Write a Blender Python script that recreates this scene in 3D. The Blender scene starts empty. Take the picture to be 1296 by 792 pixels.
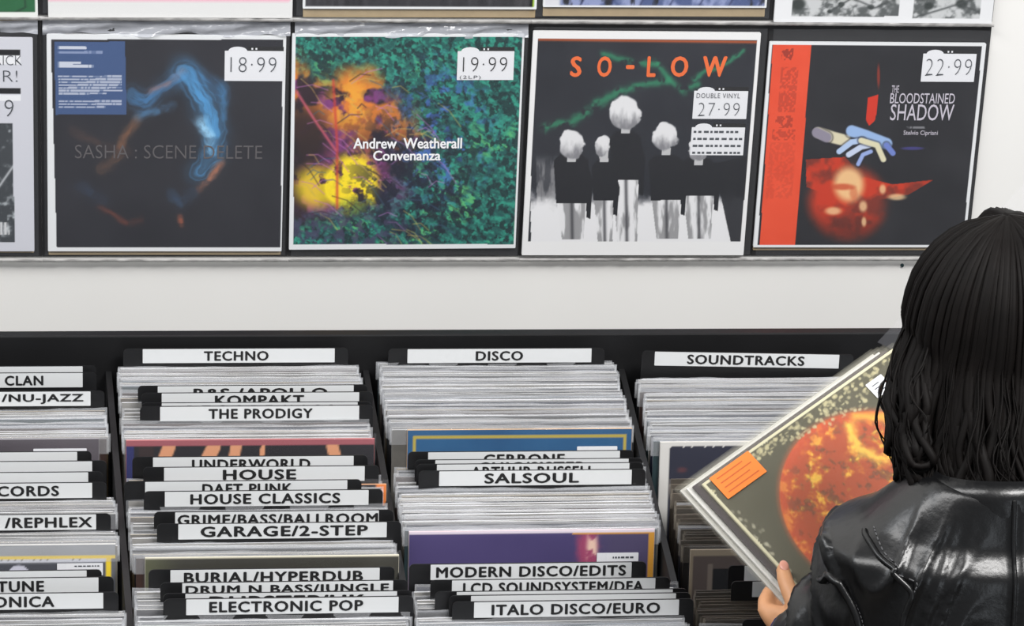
import bpy, bmesh, math, random
import numpy as np
from mathutils import Vector, Matrix, noise as mnoise
from mathutils.bvhtree import BVHTree
SC = bpy.context.scene
COL = SC.collection
rng = random.Random(7)
# ------------------------------------------------------------------ camera
CAM = np.array([0.04343, -4.57581, 2.96304]); FPX = 4392.99
FW = np.array([0.1219294, 0.90955393, -0.39729696])
RT = np.array([0.9925337, -0.11301448, 0.04587569])
UP = np.array([0.0031739, 0.39992422, 0.91654271])
cd = bpy.data.cameras.new('camera'); cam = bpy.data.objects.new('camera', cd); COL.objects.link(cam)
cd.sensor_width = 36; cd.lens = FPX / 1296 * 36; cd.clip_end = 100
cam.matrix_world = Matrix(((RT[0], UP[0], -FW[0], CAM[0]), (RT[1], UP[1], -FW[1], CAM[1]), (RT[2], UP[2], -FW[2], CAM[2]), (0, 0, 0, 1)))
SC.camera = cam
# ------------------------------------------------------------------ world, lights, exposure
w = bpy.data.worlds.new('shop_air'); SC.world = w; w.use_nodes = True
w.node_tree.nodes['Background'].inputs[0].default_value = (0.93, 0.96, 1, 1)
w.node_tree.nodes['Background'].inputs[1].default_value = 0.33
def area(name, loc, aim, sx, sy, power, col):
    l = bpy.data.lights.new(name, 'AREA'); l.shape = 'RECTANGLE'; l.size = sx; l.size_y = sy; l.energy = power; l.color = col
    o = bpy.data.objects.new(name, l); COL.objects.link(o); o.location = loc
    o.rotation_euler = (Vector(aim) - Vector(loc)).to_track_quat('-Z', 'Y').to_euler(); return o
area('ceiling_lamp', (-0.9, -1.7, 3.6), (-0.2, -0.3, 1.2), 2.2, 0.7, 66, (1, 0.99, 0.98))
area('ceiling_lamp', (1.7, -2.5, 3.5), (0.8, -0.4, 1.2), 1.5, 0.6, 108, (1, 0.985, 0.97))
area('ceiling_lamp', (-2.4, -0.9, 3.5), (0.0, -0.3, 1.2), 1.0, 1.6, 30, (0.92, 0.96, 1))
area('added_fill_light', (2.0, -5.4, 1.5), (0.9, -1.2, 1.2), 1.0, 1.5, 12, (0.86, 0.93, 1))  # added low fill behind the camera, for highlights on jacket and hair
SC.view_settings.view_transform = 'Standard'; SC.view_settings.look = 'None'
SC.view_settings.gamma = 1; SC.view_settings.use_curve_mapping = False
SC.view_settings.exposure = -0.12
try:
    SC.cycles.transparent_max_bounces = 16
except Exception: pass
# ------------------------------------------------------------------ helpers
def ray(px, py): return FW + RT * (px - 648) / FPX + UP * (396 - py) / FPX
def on_y(px, py, y):
    d = ray(px, py); return CAM + d * (y - CAM[1]) / d[1]
def on_plane(px, py, p0, n, off=0.0):
    d = ray(px, py); n = np.asarray(n); return CAM + d * (((np.asarray(p0) - CAM) @ n + off) / (d @ n))
def s2l(c):
    c = np.asarray(c, float) / 255.0
    return np.where(c <= 0.04045, c / 12.92, ((c + 0.055) / 1.055) ** 2.4)
MATS = {}
def mat(name, rgb, rough=0.5, metal=0.0, spec=0.5, noise=0.0, nscale=30.0, bump=0.0, bscale=200.0, stretch=(1, 1, 1), coat=0.0):
    if name in MATS: return MATS[name]
    m = bpy.data.materials.new(name); m.use_nodes = True; nt = m.node_tree; b = nt.nodes['Principled BSDF']
    c = s2l(rgb); b.inputs['Base Color'].default_value = (*c, 1); b.inputs['Roughness'].default_value = rough
    b.inputs['Metallic'].default_value = metal; b.inputs['Specular IOR Level'].default_value = spec
    b.inputs['Coat Weight'].default_value = coat
    if noise or bump:
        tc = nt.nodes.new('ShaderNodeTexCoord'); mp = nt.nodes.new('ShaderNodeMapping'); mp.inputs['Scale'].default_value = stretch
        nt.links.new(tc.outputs['Object'], mp.inputs['Vector'])
    if noise:
        n = nt.nodes.new('ShaderNodeTexNoise'); n.inputs['Scale'].default_value = nscale; n.inputs['Detail'].default_value = 5
        r = nt.nodes.new('ShaderNodeValToRGB'); nt.links.new(mp.outputs[0], n.inputs['Vector']); nt.links.new(n.outputs['Fac'], r.inputs[0])
        r.color_ramp.elements[0].position = 0.3; r.color_ramp.elements[1].position = 0.7
        r.color_ramp.elements[0].color = (*np.clip(c * (1 - noise), 0, 1), 1); r.color_ramp.elements[1].color = (*np.clip(c * (1 + noise), 0, 1), 1)
        nt.links.new(r.outputs[0], b.inputs['Base Color'])
    if bump:
        n2 = nt.nodes.new('ShaderNodeTexNoise'); n2.inputs['Scale'].default_value = bscale; n2.inputs['Detail'].default_value = 4
        bp = nt.nodes.new('ShaderNodeBump'); bp.inputs['Strength'].default_value = bump; bp.inputs['Distance'].default_value = 0.004
        nt.links.new(mp.outputs[0], n2.inputs['Vector']); nt.links.new(n2.outputs['Fac'], bp.inputs['Height']); nt.links.new(bp.outputs[0], b.inputs['Normal'])
    MATS[name] = m; return m
def mat_print(name='cover_print', rough=0.35, spec=0.4):
    if name in MATS: return MATS[name]
    m = bpy.data.materials.new(name); m.use_nodes = True; nt = m.node_tree; b = nt.nodes['Principled BSDF']
    a = nt.nodes.new('ShaderNodeAttribute'); a.attribute_name = 'ink'; nt.links.new(a.outputs['Color'], b.inputs['Base Color'])
    b.inputs['Roughness'].default_value = rough; b.inputs['Specular IOR Level'].default_value = spec
    MATS[name] = m; return m
def mat_clear(name, alpha, rgb, rough=0.08, bump=0.0, bscale=40):
    if name in MATS: return MATS[name]
    m = bpy.data.materials.new(name); m.use_nodes = True; nt = m.node_tree; b = nt.nodes['Principled BSDF']
    b.inputs['Base Color'].default_value = (*s2l(rgb), 1); b.inputs['Roughness'].default_value = rough; b.inputs['Specular IOR Level'].default_value = 0.6
    t = nt.nodes.new('ShaderNodeBsdfTransparent'); mx = nt.nodes.new('ShaderNodeMixShader'); mx.inputs[0].default_value = alpha
    nt.links.new(t.outputs[0], mx.inputs[1]); nt.links.new(b.outputs[0], mx.inputs[2]); nt.links.new(mx.outputs[0], nt.nodes['Material Output'].inputs[0])
    if bump:
        tc = nt.nodes.new('ShaderNodeTexCoord'); n2 = nt.nodes.new('ShaderNodeTexNoise'); n2.inputs['Scale'].default_value = bscale
        bp = nt.nodes.new('ShaderNodeBump'); bp.inputs['Strength'].default_value = bump; bp.inputs['Distance'].default_value = 0.01
        nt.links.new(tc.outputs['Object'], n2.inputs['Vector']); nt.links.new(n2.outputs['Fac'], bp.inputs['Height']); nt.links.new(bp.outputs[0], b.inputs['Normal'])
    MATS[name] = m; return m
def tag(o, label=None, cat=None, group=None, kind=None):
    if label: o['label'] = label
    if cat: o['category'] = cat
    if group: o['group'] = group
    if kind: o['kind'] = kind
    return o
def link(name, me, mats, parent=None):
    o = bpy.data.objects.new(name, me); COL.objects.link(o)
    if mats is not None and not me.materials:
        for m in (mats if isinstance(mats, (list, tuple)) else [mats]): me.materials.append(m)
    if parent: o.parent = parent
    return o
def obj(name, bm, mats, parent=None, smooth=False):
    me = bpy.data.meshes.new(name); bmesh.ops.recalc_face_normals(bm, faces=bm.faces[:]); bm.to_mesh(me); bm.free()
    if smooth:
        for p in me.polygons: p.use_smooth = True
    return link(name, me, mats, parent)
def root(name, loc, label, cat, group=None, M=None):
    o = bpy.data.objects.new(name, None); COL.objects.link(o); o.empty_display_size = 0.05
    if M is not None: o.matrix_world = M
    else: o.location = loc
    return tag(o, label, cat, group)
def box(bm, x0, x1, y0, y1, z0, z1, mi=0, bev=0.0):
    vs = [bm.verts.new((x, y, z)) for x in (x0, x1) for y in (y0, y1) for z in (z0, z1)]
    fs = [(0, 1, 3, 2), (4, 6, 7, 5), (0, 4, 5, 1), (2, 3, 7, 6), (0, 2, 6, 4), (1, 5, 7, 3)]
    faces = [bm.faces.new([vs[i] for i in f]) for f in fs]
    for f in faces: f.material_index = mi
    if bev:
        es = list({e for f in faces for e in f.edges})
        bmesh.ops.bevel(bm, geom=es, offset=bev, segments=2, affect='EDGES', profile=0.6)
    return faces
def boxobj(name, dims, m, parent=None, bev=0.0):
    bm = bmesh.new(); box(bm, *dims, bev=bev); return obj(name, bm, m, parent)
def plate(bm, w, h, t, r, z0=0.0, seg=5, corners=(1, 1, 1, 1), mi=0):
    """upright card, x centred, bottom z0, front face at y=0, back at y=t; rounded corners BL BR TR TL"""
    pts = []
    for k, (cx, cz, a0) in enumerate(((-w/2, z0, 180), (w/2, z0, 270), (w/2, z0 + h, 0), (-w/2, z0 + h, 90))):
        if not corners[k] or r <= 0: pts.append((cx, cz)); continue
        ox = cx + (r if cx < 0 else -r); oz = cz + (r if k < 2 else -r)
        for s in range(seg + 1):
            a = math.radians(a0 + 90 * s / seg); pts.append((ox + r * math.cos(a), oz + r * math.sin(a)))
    f = [bm.verts.new((x, 0, z)) for x, z in pts]; b = [bm.verts.new((x, t, z)) for x, z in pts]
    fa = [bm.faces.new(f), bm.faces.new(b[::-1])]
    for i in range(len(f)):
        j = (i + 1) % len(f); fa.append(bm.faces.new((f[j], f[i], b[i], b[j])))
    for x in fa: x.material_index = mi
_tc = {}
def text_mesh(body, w=None, h=None, bold=0.0, thick=0.0004, shear=0.0, spacing=1.0):
    """letters as a mesh: x centred, standing in the xz plane facing -y, cap height h, width w; bold > 0 thickens, < 0 thins the strokes"""
    cu = bpy.data.curves.new('lettering', 'FONT'); cu.body = body; cu.offset = min(bold, 0.0); cu.extrude = 0.01; cu.shear = shear; cu.space_character = spacing; cu.resolution_u = 3
    cu.align_x = 'CENTER'
    o = bpy.data.objects.new('lettering', cu); COL.objects.link(o)
    dg = bpy.context.evaluated_depsgraph_get(); me = bpy.data.meshes.new_from_object(o.evaluated_get(dg))
    bpy.data.objects.remove(o); bpy.data.curves.remove(cu)
    if bold > 0:
        bm = bmesh.new(); d = bold
        for dx, dy in ((-d, 0), (d, 0), (0, -d * .6), (0, d * .6)):
            k = len(bm.verts); bm.from_mesh(me); bm.verts.ensure_lookup_table()
            for v in bm.verts[k:]: v.co.x += dx; v.co.y += dy; v.co.z += .003 + .003 * (dx > 0) + .006 * (dy > 0) + .009 * (dy < 0)
        bm.to_mesh(me); bm.free()
    n = len(me.vertices); co = np.empty(n * 3); me.vertices.foreach_get('co', co); co = co.reshape(-1, 3)
    x0, x1 = co[:, 0].min(), co[:, 0].max(); y0, y1 = co[:, 1].min(), co[:, 1].max()
    sy = h / (y1 - y0) if h else 1; sx = w / (x1 - x0) if w else sy
    out = np.stack([(co[:, 0] - (x0 + x1) / 2) * sx, -(co[:, 2]) / 0.01 * thick / 2 - thick / 2, (co[:, 1] - (y0 + y1) / 2) * sy], 1)
    me.vertices.foreach_set('co', out.ravel()); me.materials.clear(); me.update(); return me
# --- printed artwork: a grid whose vertices carry ink colours computed by a function
def vnoise(X, Y, seed):
    r = np.random.RandomState(seed); T = r.rand(64, 64)
    xi = np.floor(X).astype(int); yi = np.floor(Y).astype(int); fx = X - xi; fy = Y - yi
    fx = fx * fx * (3 - 2 * fx); fy = fy * fy * (3 - 2 * fy)
    g = lambda a, b: T[a % 64, b % 64]
    return (g(xi, yi) * (1 - fx) + g(xi + 1, yi) * fx) * (1 - fy) + (g(xi, yi + 1) * (1 - fx) + g(xi + 1, yi + 1) * fx) * fy
def fbm(X, Y, scale, seed, oct=4):
    s = 0; a = 1; t = 0
    for k in range(oct):
        s = s + a * vnoise(X / scale * 2 ** k + 17 * k, Y / scale * 2 ** k + 9 * k, seed + k); t += a; a *= 0.55
    return s / t
def sm(a, b, x): t = np.clip((x - a) / (b - a), 0, 1); return t * t * (3 - 2 * t)
def mix(c, d, t): return c * (1 - t[..., None]) + np.asarray(d, float) * t[..., None]
def line_d(X, Y, pts):
    D = np.full(X.shape, 1e9); T = np.zeros(X.shape); n = len(pts) - 1
    for i in range(n):
        (ax, ay), (bx, by) = pts[i], pts[i + 1]; dx, dy = bx - ax, by - ay; L = dx * dx + dy * dy + 1e-9
        t = np.clip(((X - ax) * dx + (Y - ay) * dy) / L, 0, 1); d = np.hypot(X - ax - t * dx, Y - ay - t * dy)
        k = d < D; D = np.where(k, d, D); T = np.where(k, (i + t) / n, T)
    return D, T
def ell(X, Y, cx, cy, rx, ry, soft=0.12): return 1 - sm(1 - soft, 1 + soft, np.hypot((X - cx) / rx, (Y - cy) / ry))
def rect(X, Y, x0, y0, x1, y1): return ((X >= x0) & (X <= x1) & (Y >= y0) & (Y <= y1)).astype(float)
def poly(X, Y, pts):
    c = np.zeros(X.shape, bool); n = len(pts)
    for i in range(n):
        (x0, y0), (x1, y1) = pts[i], pts[(i + 1) % n]
        k = ((y0 > Y) != (y1 > Y)) & (X < (x1 - x0) * (Y - y0) / (y1 - y0 + 1e-9) + x0); c ^= k
    return c.astype(float)
def flat(X, c): return np.ones(X.shape + (3,)) * np.asarray(c, float)
def print_mesh(name, w, h, N, M, fn, corners, parent, y=0.0, z0=0.0, x0=None):
    """grid w x h in the local xz plane (facing -y); corners TL TR BR BL give the art its own coordinates"""
    x0 = -w / 2 if x0 is None else x0
    us = np.linspace(0, 1, N + 1); vs = np.linspace(0, 1, M + 1); U, V = np.meshgrid(us, vs)
    tl, tr, br, bl = [np.array(c, float) for c in corners]
    P = (tl * ((1 - U) * (1 - V))[..., None] + tr * (U * (1 - V))[..., None] + br * (U * V)[..., None] + bl * ((1 - U) * V)[..., None])
    C = np.clip(fn(P[..., 0], P[..., 1]), 0, 255)
    co = np.stack([x0 + U * w, np.full(U.shape, y), z0 + h * (1 - V)], -1).reshape(-1, 3)
    idx = np.arange((N + 1) * (M + 1)).reshape(M + 1, N + 1)
    F = np.stack([idx[1:, :-1], idx[1:, 1:], idx[:-1, 1:], idx[:-1, :-1]], -1).reshape(-1, 4)
    me = bpy.data.meshes.new(name); me.from_pydata(co.tolist(), [], F.tolist())
    at = me.color_attributes.new('ink', 'FLOAT_COLOR', 'POINT')
    lin = np.concatenate([s2l(C).reshape(-1, 3), np.ones((co.shape[0], 1))], 1); at.data.foreach_set('color', lin.ravel())
    return link(name, me, mat_print(), parent)
# ------------------------------------------------------------------ materials
M_wall = mat('white_wall_paint', (236, 235, 232), 0.75, noise=0.012, nscale=6)
M_floor = mat('grey_lino', (96, 92, 88), 0.5, noise=0.15, nscale=8)
M_black = mat('black_painted_board', (16, 16, 18), 0.55, noise=0.25, nscale=14)
M_blackpl = mat('black_plastic', (15, 15, 17), 0.42)
M_pocket = mat('pocket_black_card', (30, 30, 32), 0.5, noise=0.15, nscale=20)
M_white = mat('white_card', (238, 238, 236), 0.55)
M_label = mat('white_label', (206, 208, 209), 0.5)
M_ink = mat('black_ink', (12, 12, 14), 0.6)
M_pen = mat('pen_ink', (70, 74, 80), 0.6)
M_tan = mat('brown_card', (160, 142, 112), 0.8, noise=0.06, nscale=60)
M_film = mat_clear('clear_film', 0.03, (235, 238, 245), 0.06, bump=0.15, bscale=14)
M_lip = mat_clear('grey_clear_lip', 0.7, (214, 212, 210), 0.2, bump=0.25, bscale=60)
M_fold = mat_clear('crinkled_film', 0.5, (205, 208, 216), 0.12, bump=0.5, bscale=35)
M_sticker = mat('sticker_paper', (226, 227, 231), 0.5)
M_edge = mat_clear('plastic_sleeve_edge', 0.20, (226, 228, 232), 0.14)
M_edge_dim = mat_clear('shade_toned_sleeve_edge', 0.10, (190, 180, 165), 0.2)  # darker plastic edge, shade of the right-hand bin put into its colour
# ------------------------------------------------------------------ setting
def struct(name, dims, m):
    return tag(boxobj(name, dims, m), kind='structure')
struct('floor', (-4.5, 4.5, -6.5, 0.2, -0.05, 0.0), M_floor)
struct('wall_back', (-4.5, 4.5, 0.0, 0.12, 0.0, 3.9), M_wall)
# ------------------------------------------------------------------ record art (coordinates of the artist's layout)
def frame(X, Y, c, q, col, k=1.0):
    """pale plastic border outside the inner quad q (TL TR BR BL)"""
    return mix(flat(X, col), 0, np.zeros(X.shape)) * (1 - poly(X, Y, q))[..., None] + c * poly(X, Y, q)[..., None]
WHITE = (226, 228, 230)
def tiny(X, Y, c, x0, y0, x1, y1, rows, col, seed, fill=0.75):
    """rows of illegible small print"""
    for i in range(rows):
        a = y0 + (y1 - y0) * i / rows; b = a + (y1 - y0) / rows * 0.62
        e = x1 - (x1 - x0) * (0.0 if i < rows - 1 else 0.25)
        n = vnoise(X / 2.2, np.full(X.shape, i * 3.3), seed + i)
        c = mix(c, col, rect(X, Y, x0, a, e, b) * (0.45 + 0.55 * (n < fill)))
    return c
def art_smoke(X, Y):
    c = flat(X, (39, 39, 45)) + (fbm(X, Y, 60, 3)[..., None] - 0.5) * 14
    wx = (fbm(X, Y, 40, 11) - 0.5) * 18; wy = (fbm(X, Y, 40, 15) - 0.5) * 18; A, B = X + wx, Y + wy
    for pts, wd, col, s in (([(172, 121), (192, 130), (225, 100), (240, 92), (266, 108), (280, 118)], 11, (70, 130, 185), .7),
                            ([(235, 92), (262, 130), (276, 168), (272, 190), (255, 213)], 14, (80, 150, 205), .85),
                            ([(258, 150), (270, 170), (270, 188)], 6, (160, 215, 250), .8),
                            ([(282, 112), (284, 150), (276, 180)], 6, (70, 130, 180), .55),
                            ([(178, 145), (205, 142), (222, 134)], 5, (80, 130, 175), .6),
                            ([(220, 248), (232, 256), (245, 244)], 8, (60, 90, 125), .45), ([(105, 235), (125, 250)], 9, (55, 75, 105), .35),
                            ([(196, 118), (215, 108), (232, 90)], 4, (190, 120, 100), .4),
                            ([(178, 150), (160, 172), (150, 195), (128, 210)], 6, (165, 110, 75), .5), ([(100, 165), (125, 180), (160, 190)], 8, (100, 70, 60), .35),
                            ([(282, 205), (268, 228), (256, 240)], 5, (210, 130, 95), .6), ([(232, 272), (234, 284)], 3, (190, 100, 70), .6),
                            ([(125, 262), (160, 280), (178, 280)], 4, (130, 65, 50), .5)):
        d, t = line_d(A, B, pts); fil = .5 + .65 * sm(.3, .75, fbm(d * 3.2 + t * 30, t * 60 + d * .4, 9, 27, 3)); c = mix(c, col, (np.exp(-(d / wd) ** 2) * s * fil).clip(0, 1))
    c = mix(c, (62, 85, 128), rect(X, Y, 74, 52, 163, 143))
    for y, x1, n in ((60, 126, 1), (66, 153, 2), (79, 117, 1), (83, 138, 1)): c = tiny(X, Y, c, 78, y - 2.4, x1, y + 3, 1, (196, 202, 216) if n == 1 else (130, 145, 180), 33)
    c = tiny(X, Y, c, 78, 94, 158, 119, 7, (170, 178, 198), 41); c = tiny(X, Y, c, 78, 125, 157, 136, 3, (165, 174, 196), 47)
    return frame(X, Y, c, [(70, 49), (363, 50), (356, 313), (71, 313)], WHITE)
def art_forest(X, Y):
    n = fbm(X + (fbm(X, Y, 20, 91) - .5) * 16, Y, 4.5, 5, 3); n2 = fbm(X, Y, 45, 8); n3 = fbm(X + Y * .6, (Y - X * .6) * 2.5, 9, 12, 3)
    c = mix(flat(X, (24, 84, 80)), (46, 150, 128), sm(.35, .7, n * .6 + n3 * .4)); c = mix(c, (96, 185, 110), sm(.56, .72, n2) * sm(.4, .65, n3) * .8)
    c = mix(c, (14, 38, 42), sm(.5, .64, fbm(X + Y * .3, Y - X * .5, 6, 31, 3)) * .8)
    r = np.hypot((X - 372) / 170, (Y - 185) / 110) + (n2 - .5) * .5          # clearing on the left
    inn = 1 - sm(.72, 1.12, r)
    glow = mix(flat(X, (46, 26, 36)), (126, 58, 120), sm(.4, .65, fbm(X, Y, 22, 41))); glow = mix(glow, (226, 130, 40), sm(.45, .6, fbm(X, Y, 30, 51)) * sm(240, 110, Y))
    glow = mix(glow, (28, 18, 22), ell(X, Y, 385, 175, 34, 45, .5) * .85); glow = mix(glow, (250, 222, 30), (ell(X, Y, 448, 232, 32, 40, .25) + ell(X, Y, 402, 235, 28, 26, .5) * .8).clip(0, 1) * sm(.3, .5, fbm(X, Y, 12, 61) + .08))
    glow = mix(glow, (236, 168, 50), ell(X, Y, 445, 130, 28, 30, .6) * .8 * sm(.4, .6, fbm(X, Y, 10, 63)))
    c = mix(c, 0, np.zeros(X.shape)) * (1 - inn)[..., None] + glow * inn[..., None]
    c = mix(c, (70, 110, 190), sm(.5, .72, fbm(X, Y, 8, 71)) * ell(X, Y, 560, 165, 55, 75, .6) * .9); c = mix(c, (16, 20, 40), sm(.45, .6, fbm(X, Y, 10, 75)) * ell(X, Y, 520, 230, 70, 90, .6) * .8)
    rs = np.random.RandomState(4)
    for k in range(110):
        a = rs.uniform(-.5, 1.3); x0 = rs.uniform(376, 560); y0 = rs.uniform(95, 302); L = rs.uniform(10, 40)
        d, _ = line_d(X, Y, [(x0, y0), (x0 + L * .5, y0 + L * .5 * a - 5), (x0 + L, y0 + L * a)])
        c = mix(c, [(190, 120, 190), (30, 20, 30), (60, 90, 120), (200, 170, 90)][k % 4], np.exp(-(d / .9) ** 2) * .5)
    d, _ = line_d(X, Y, [(424, 100), (428, 180), (427, 262)]); c = mix(c, (200, 60, 50), np.exp(-(d / 2) ** 2) * .7)
    d, _ = line_d(X, Y, [(378, 115), (400, 150), (426, 188)]); c = mix(c, (200, 90, 110), np.exp(-(d / 2) ** 2) * .8)
    c = mix(c, (66, 60, 90), sm(.45, .62, fbm(X, Y, 8, 83)) * sm(255, 285, Y) * sm(560, 470, X) * .8)
    return frame(X, Y, c, [(377, 46), (665, 46), (650, 309), (371, 309)], WHITE)
def art_figures(X, Y):
    g = fbm(X, Y, 14, 5); c = flat(X, (38, 40, 47)) + (fbm(X, Y, 50, 6)[..., None] - .5) * 16
    for pts, wd in (([(690, 160), (725, 152), (757, 130), (800, 108), (850, 100)], 5), ([(768, 68), (795, 76), (835, 80)], 4), ([(835, 78), (850, 100), (868, 115), (885, 104)], 4), ([(880, 98), (920, 78), (945, 64)], 3)):
        d, _ = line_d(X + (g - .5) * 8, Y + (g - .5) * 8, pts); c = mix(c, (48, 140, 100), np.exp(-(d / wd) ** 2) * .75 * sm(.25, .5, fbm(X, Y, 10, 9)))
    c = mix(c, (150, 150, 152), sm(190, 215, Y) * (.25 + .5 * sm(.4, .6, fbm(X * 2, Y * .5, 14, 13))) * rect(X, Y, 680, 190, 712, 310)); c = mix(c, (228, 228, 230), sm(238, 262, Y + (g - .5) * 26) * rect(X, Y, 672, 200, 945, 320))
    c = mix(c, (24, 25, 30), poly(X, Y, [(905, 205), (950, 195), (945, 310), (925, 305)]) * .9)
    figs = ((724, 180, 16, 18, 197, 256, 302, 22), (765, 183, 9, 15, 205, 252, 306, 15), (793, 141, 19, 21, 168, 226, 305, 20), (844, 171, 15, 18, 198, 252, 302, 22), (885, 186, 12, 16, 202, 246, 302, 23))
    for cx, cy, rx, ry, y1, y2, y3, hw in figs:                      # generic standing figures seen from behind
        leg = poly(X, Y, [(cx - hw * .85, y2 - 3), (cx + hw * .8, y2 - 3), (cx + hw * .65, y3), (cx - hw * .6, y3)]); c = mix(c, (150, 150, 152), leg); c = mix(c, (226, 226, 228), leg * sm(.42, .6, fbm(X * 1.8, Y * .4, 16, int(cx))))
        c = mix(c, (60, 60, 64), leg * np.exp(-((X - cx) / 2.2) ** 2) * .8)
        pass
    for cx, cy, rx, ry, y1, y2, y3, hw in figs:
        to = poly(X, Y, [(cx - hw, y1 + 4), (cx - hw * .6, y1 - 4), (cx + hw * .6, y1 - 4), (cx + hw, y1 + 4), (cx + hw * .92, y2), (cx - hw * .9, y2)]); c = mix(c, (25, 26, 31), to)
        arm = poly(X, Y, [(cx + hw - 2, y1 + 4), (cx + hw + 5, y1 + 30), (cx + hw + 1, y2 + 20), (cx + hw - 4, y2 + 18), (cx + hw - 3, y1 + 30)]); c = mix(c, (25, 26, 31), arm)
        c = mix(c, (190, 190, 192), rect(X, Y, cx - 5, cy, cx + 6, cy + ry + 5)); wq = (fbm(X, Y, 12, int(cx) + 9) - .5) * 12; hd = ell(X + wq, Y + wq * .6, cx, cy, rx, ry, .08); c = mix(c, (222, 222, 224), hd)
        c = mix(c, (96, 96, 102), hd * sm(-.3, .9, (Y - cy) / ry + (fbm(X * 1.6, Y * .6, 8, int(cx) + 3) - .5) * 1.2) * .75)
    d, _ = line_d(X, Y, [(686, 49), (965, 53), (941, 300)]); c = mix(c, (200, 90, 40), np.exp(-(d / 1.8) ** 2) * .8)
    return frame(X, Y, c, [(684, 48), (962, 51), (938, 305), (668, 305)], (232, 232, 232))
def art_red(X, Y):
    c = flat(X, (34, 34, 38)) + (fbm(X, Y, 40, 5)[..., None] - .5) * 16
    red = ell(X, Y, 1072, 255, 48, 46, .25); n = fbm(X, Y, 20, 9)
    red = np.clip(red + poly(X, Y, [(1020, 200), (1070, 197), (1090, 222), (1130, 232), (1182, 226), (1150, 245), (1110, 252), (1060, 250), (1020, 235)]) , 0, 1)
    c = mix(c, (196, 54, 26), red * (.55 + .45 * sm(.3, .6, n))); c = mix(c, (40, 22, 20), sm(255, 310, Y) * red * .6)
    c = mix(c, (240, 196, 140), ell(X, Y, 1074, 232, 19, 22, .35) * .95); c = mix(c, (190, 60, 30), ell(X, Y, 1066, 235, 14, 4, .5) * .7 + ell(X, Y, 1080, 243, 5, 8, .5) * .4)
    for x, y, a, b in ((1054, 266, 10, 5), (1092, 260, 5, 7), (1093, 280, 3, 6), (1135, 248, 11, 4), (1117, 238, 4, 6)): c = mix(c, (240, 200, 150), ell(X, Y, x, y, a, b, .5) * .8)
    c = mix(c, (205, 50, 28), poly(X, Y, [(1099, 122), (1112, 118), (1108, 150), (1100, 157), (1096, 150)])); c = mix(c, (170, 50, 30), ell(X, Y, 1112, 95, 1.8, 14, .5) * .7)
    for pts, wd, col in (([(1036, 166), (1054, 172), (1070, 176)], 8, (216, 208, 178)), ([(1034, 166), (1046, 172)], 7, (140, 134, 150)), ([(1078, 164), (1096, 170), (1122, 180)], 8, (150, 180, 224)), ([(1062, 190), (1078, 178), (1092, 176)], 4, (176, 198, 232)),
                         ([(1074, 194), (1090, 184), (1100, 182)], 4, (196, 208, 232)), ([(1086, 206), (1092, 194), (1102, 190)], 3, (150, 170, 222)), ([(1090, 176), (1110, 182), (1118, 200)], 4, (220, 214, 180)), ([(1122, 182), (1130, 192)], 4, (110, 130, 200))):
        d, _ = line_d(X, Y, pts); c = mix(c, col, 1 - sm(wd * .75, wd * 1.1, d))
        c = mix(c, (30, 30, 40), np.exp(-((d - wd * 1.15) / 1.1) ** 2) * .5)
    c = mix(c, (70, 66, 140), ell(X, Y, 1155, 186, 14, 2, .4) * .8)
    c = tiny(X, Y, c, 1148, 158, 1178, 163, 1, (120, 120, 125), 3)
    obi = poly(X, Y, [(980, 55), (1028, 56), (1005, 311), (960, 311)]); o = flat(X, (226, 78, 46)) + (fbm(X, Y, 30, 15)[..., None] - .5) * 14
    sx = X + (Y - 55) * .085
    for a, b, y0, y1, s in ((992, 1006, 61, 76, .8), (992, 1014, 84, 140, .35), (990, 1012, 145, 160, .55), (987, 1016, 162, 176, .4), (985, 1018, 178, 250, .15)): o = mix(o, (140, 44, 30), rect(sx, Y, a, y0, b, y1) * s * (vnoise(sx / 2.4, Y / 2.4, 5) > .4))
    c = c * (1 - obi)[..., None] + o * obi[..., None]
    return frame(X, Y, c, [(979, 56), (1243, 58), (1219, 310), (957, 310)], WHITE)
def art_grey(X, Y):
    c = flat(X, (205, 206, 214)); n = fbm(X, Y, 8, 5, 3); p = mix(flat(X, (60, 64, 68)), (170, 176, 180), sm(.5, .72, n) * sm(.3, .6, fbm(X, Y, 40, 9)) + sm(.62, .8, n) * .4)
    d, _ = line_d(X, Y, [(-40, 250), (0, 236), (22, 205)]); p = mix(p, (205, 208, 212), np.exp(-(d / 1.6) ** 2) * .8)
    k = rect(X, Y, -240, 154, 20, 306); c = c * (1 - k)[..., None] + p * k[..., None]
    for y in (61, 109): c = mix(c, (18, 18, 20), rect(X, Y, -240, y, 31, y + 7))
    for y0, y1 in ((69, 80), (118, 125)): c = mix(c, (232, 233, 236), rect(X, Y, -240, y0, 31, y1))
    c = mix(c, (205, 206, 208), rect(X, Y, -4, 280, 13, 297) * (.4 + .6 * (np.abs((X + 4) % 5 - 2.5) < 1.4)))
    return c
def art_green(X, Y):
    c = flat(X, (32, 96, 56)) + (fbm(X, Y, 40, 7)[..., None] - .5) * 14
    for p in ([(30, -20), (33, 8), (20, 15)], [(-30, 15), (20, 16)]): d, _ = line_d(X, Y, p); c = mix(c, (14, 44, 28), np.exp(-(d / 1.3) ** 2) * .7)
    return frame(X, Y, c, [(-248, -300), (46, -300), (46, 16), (-248, 16)], (224, 226, 222))
def art_pale(X, Y): return mix(flat(X, (222, 222, 221)), (236, 176, 196), rect(X, Y, 60, -400, 366, 1.5))
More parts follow.
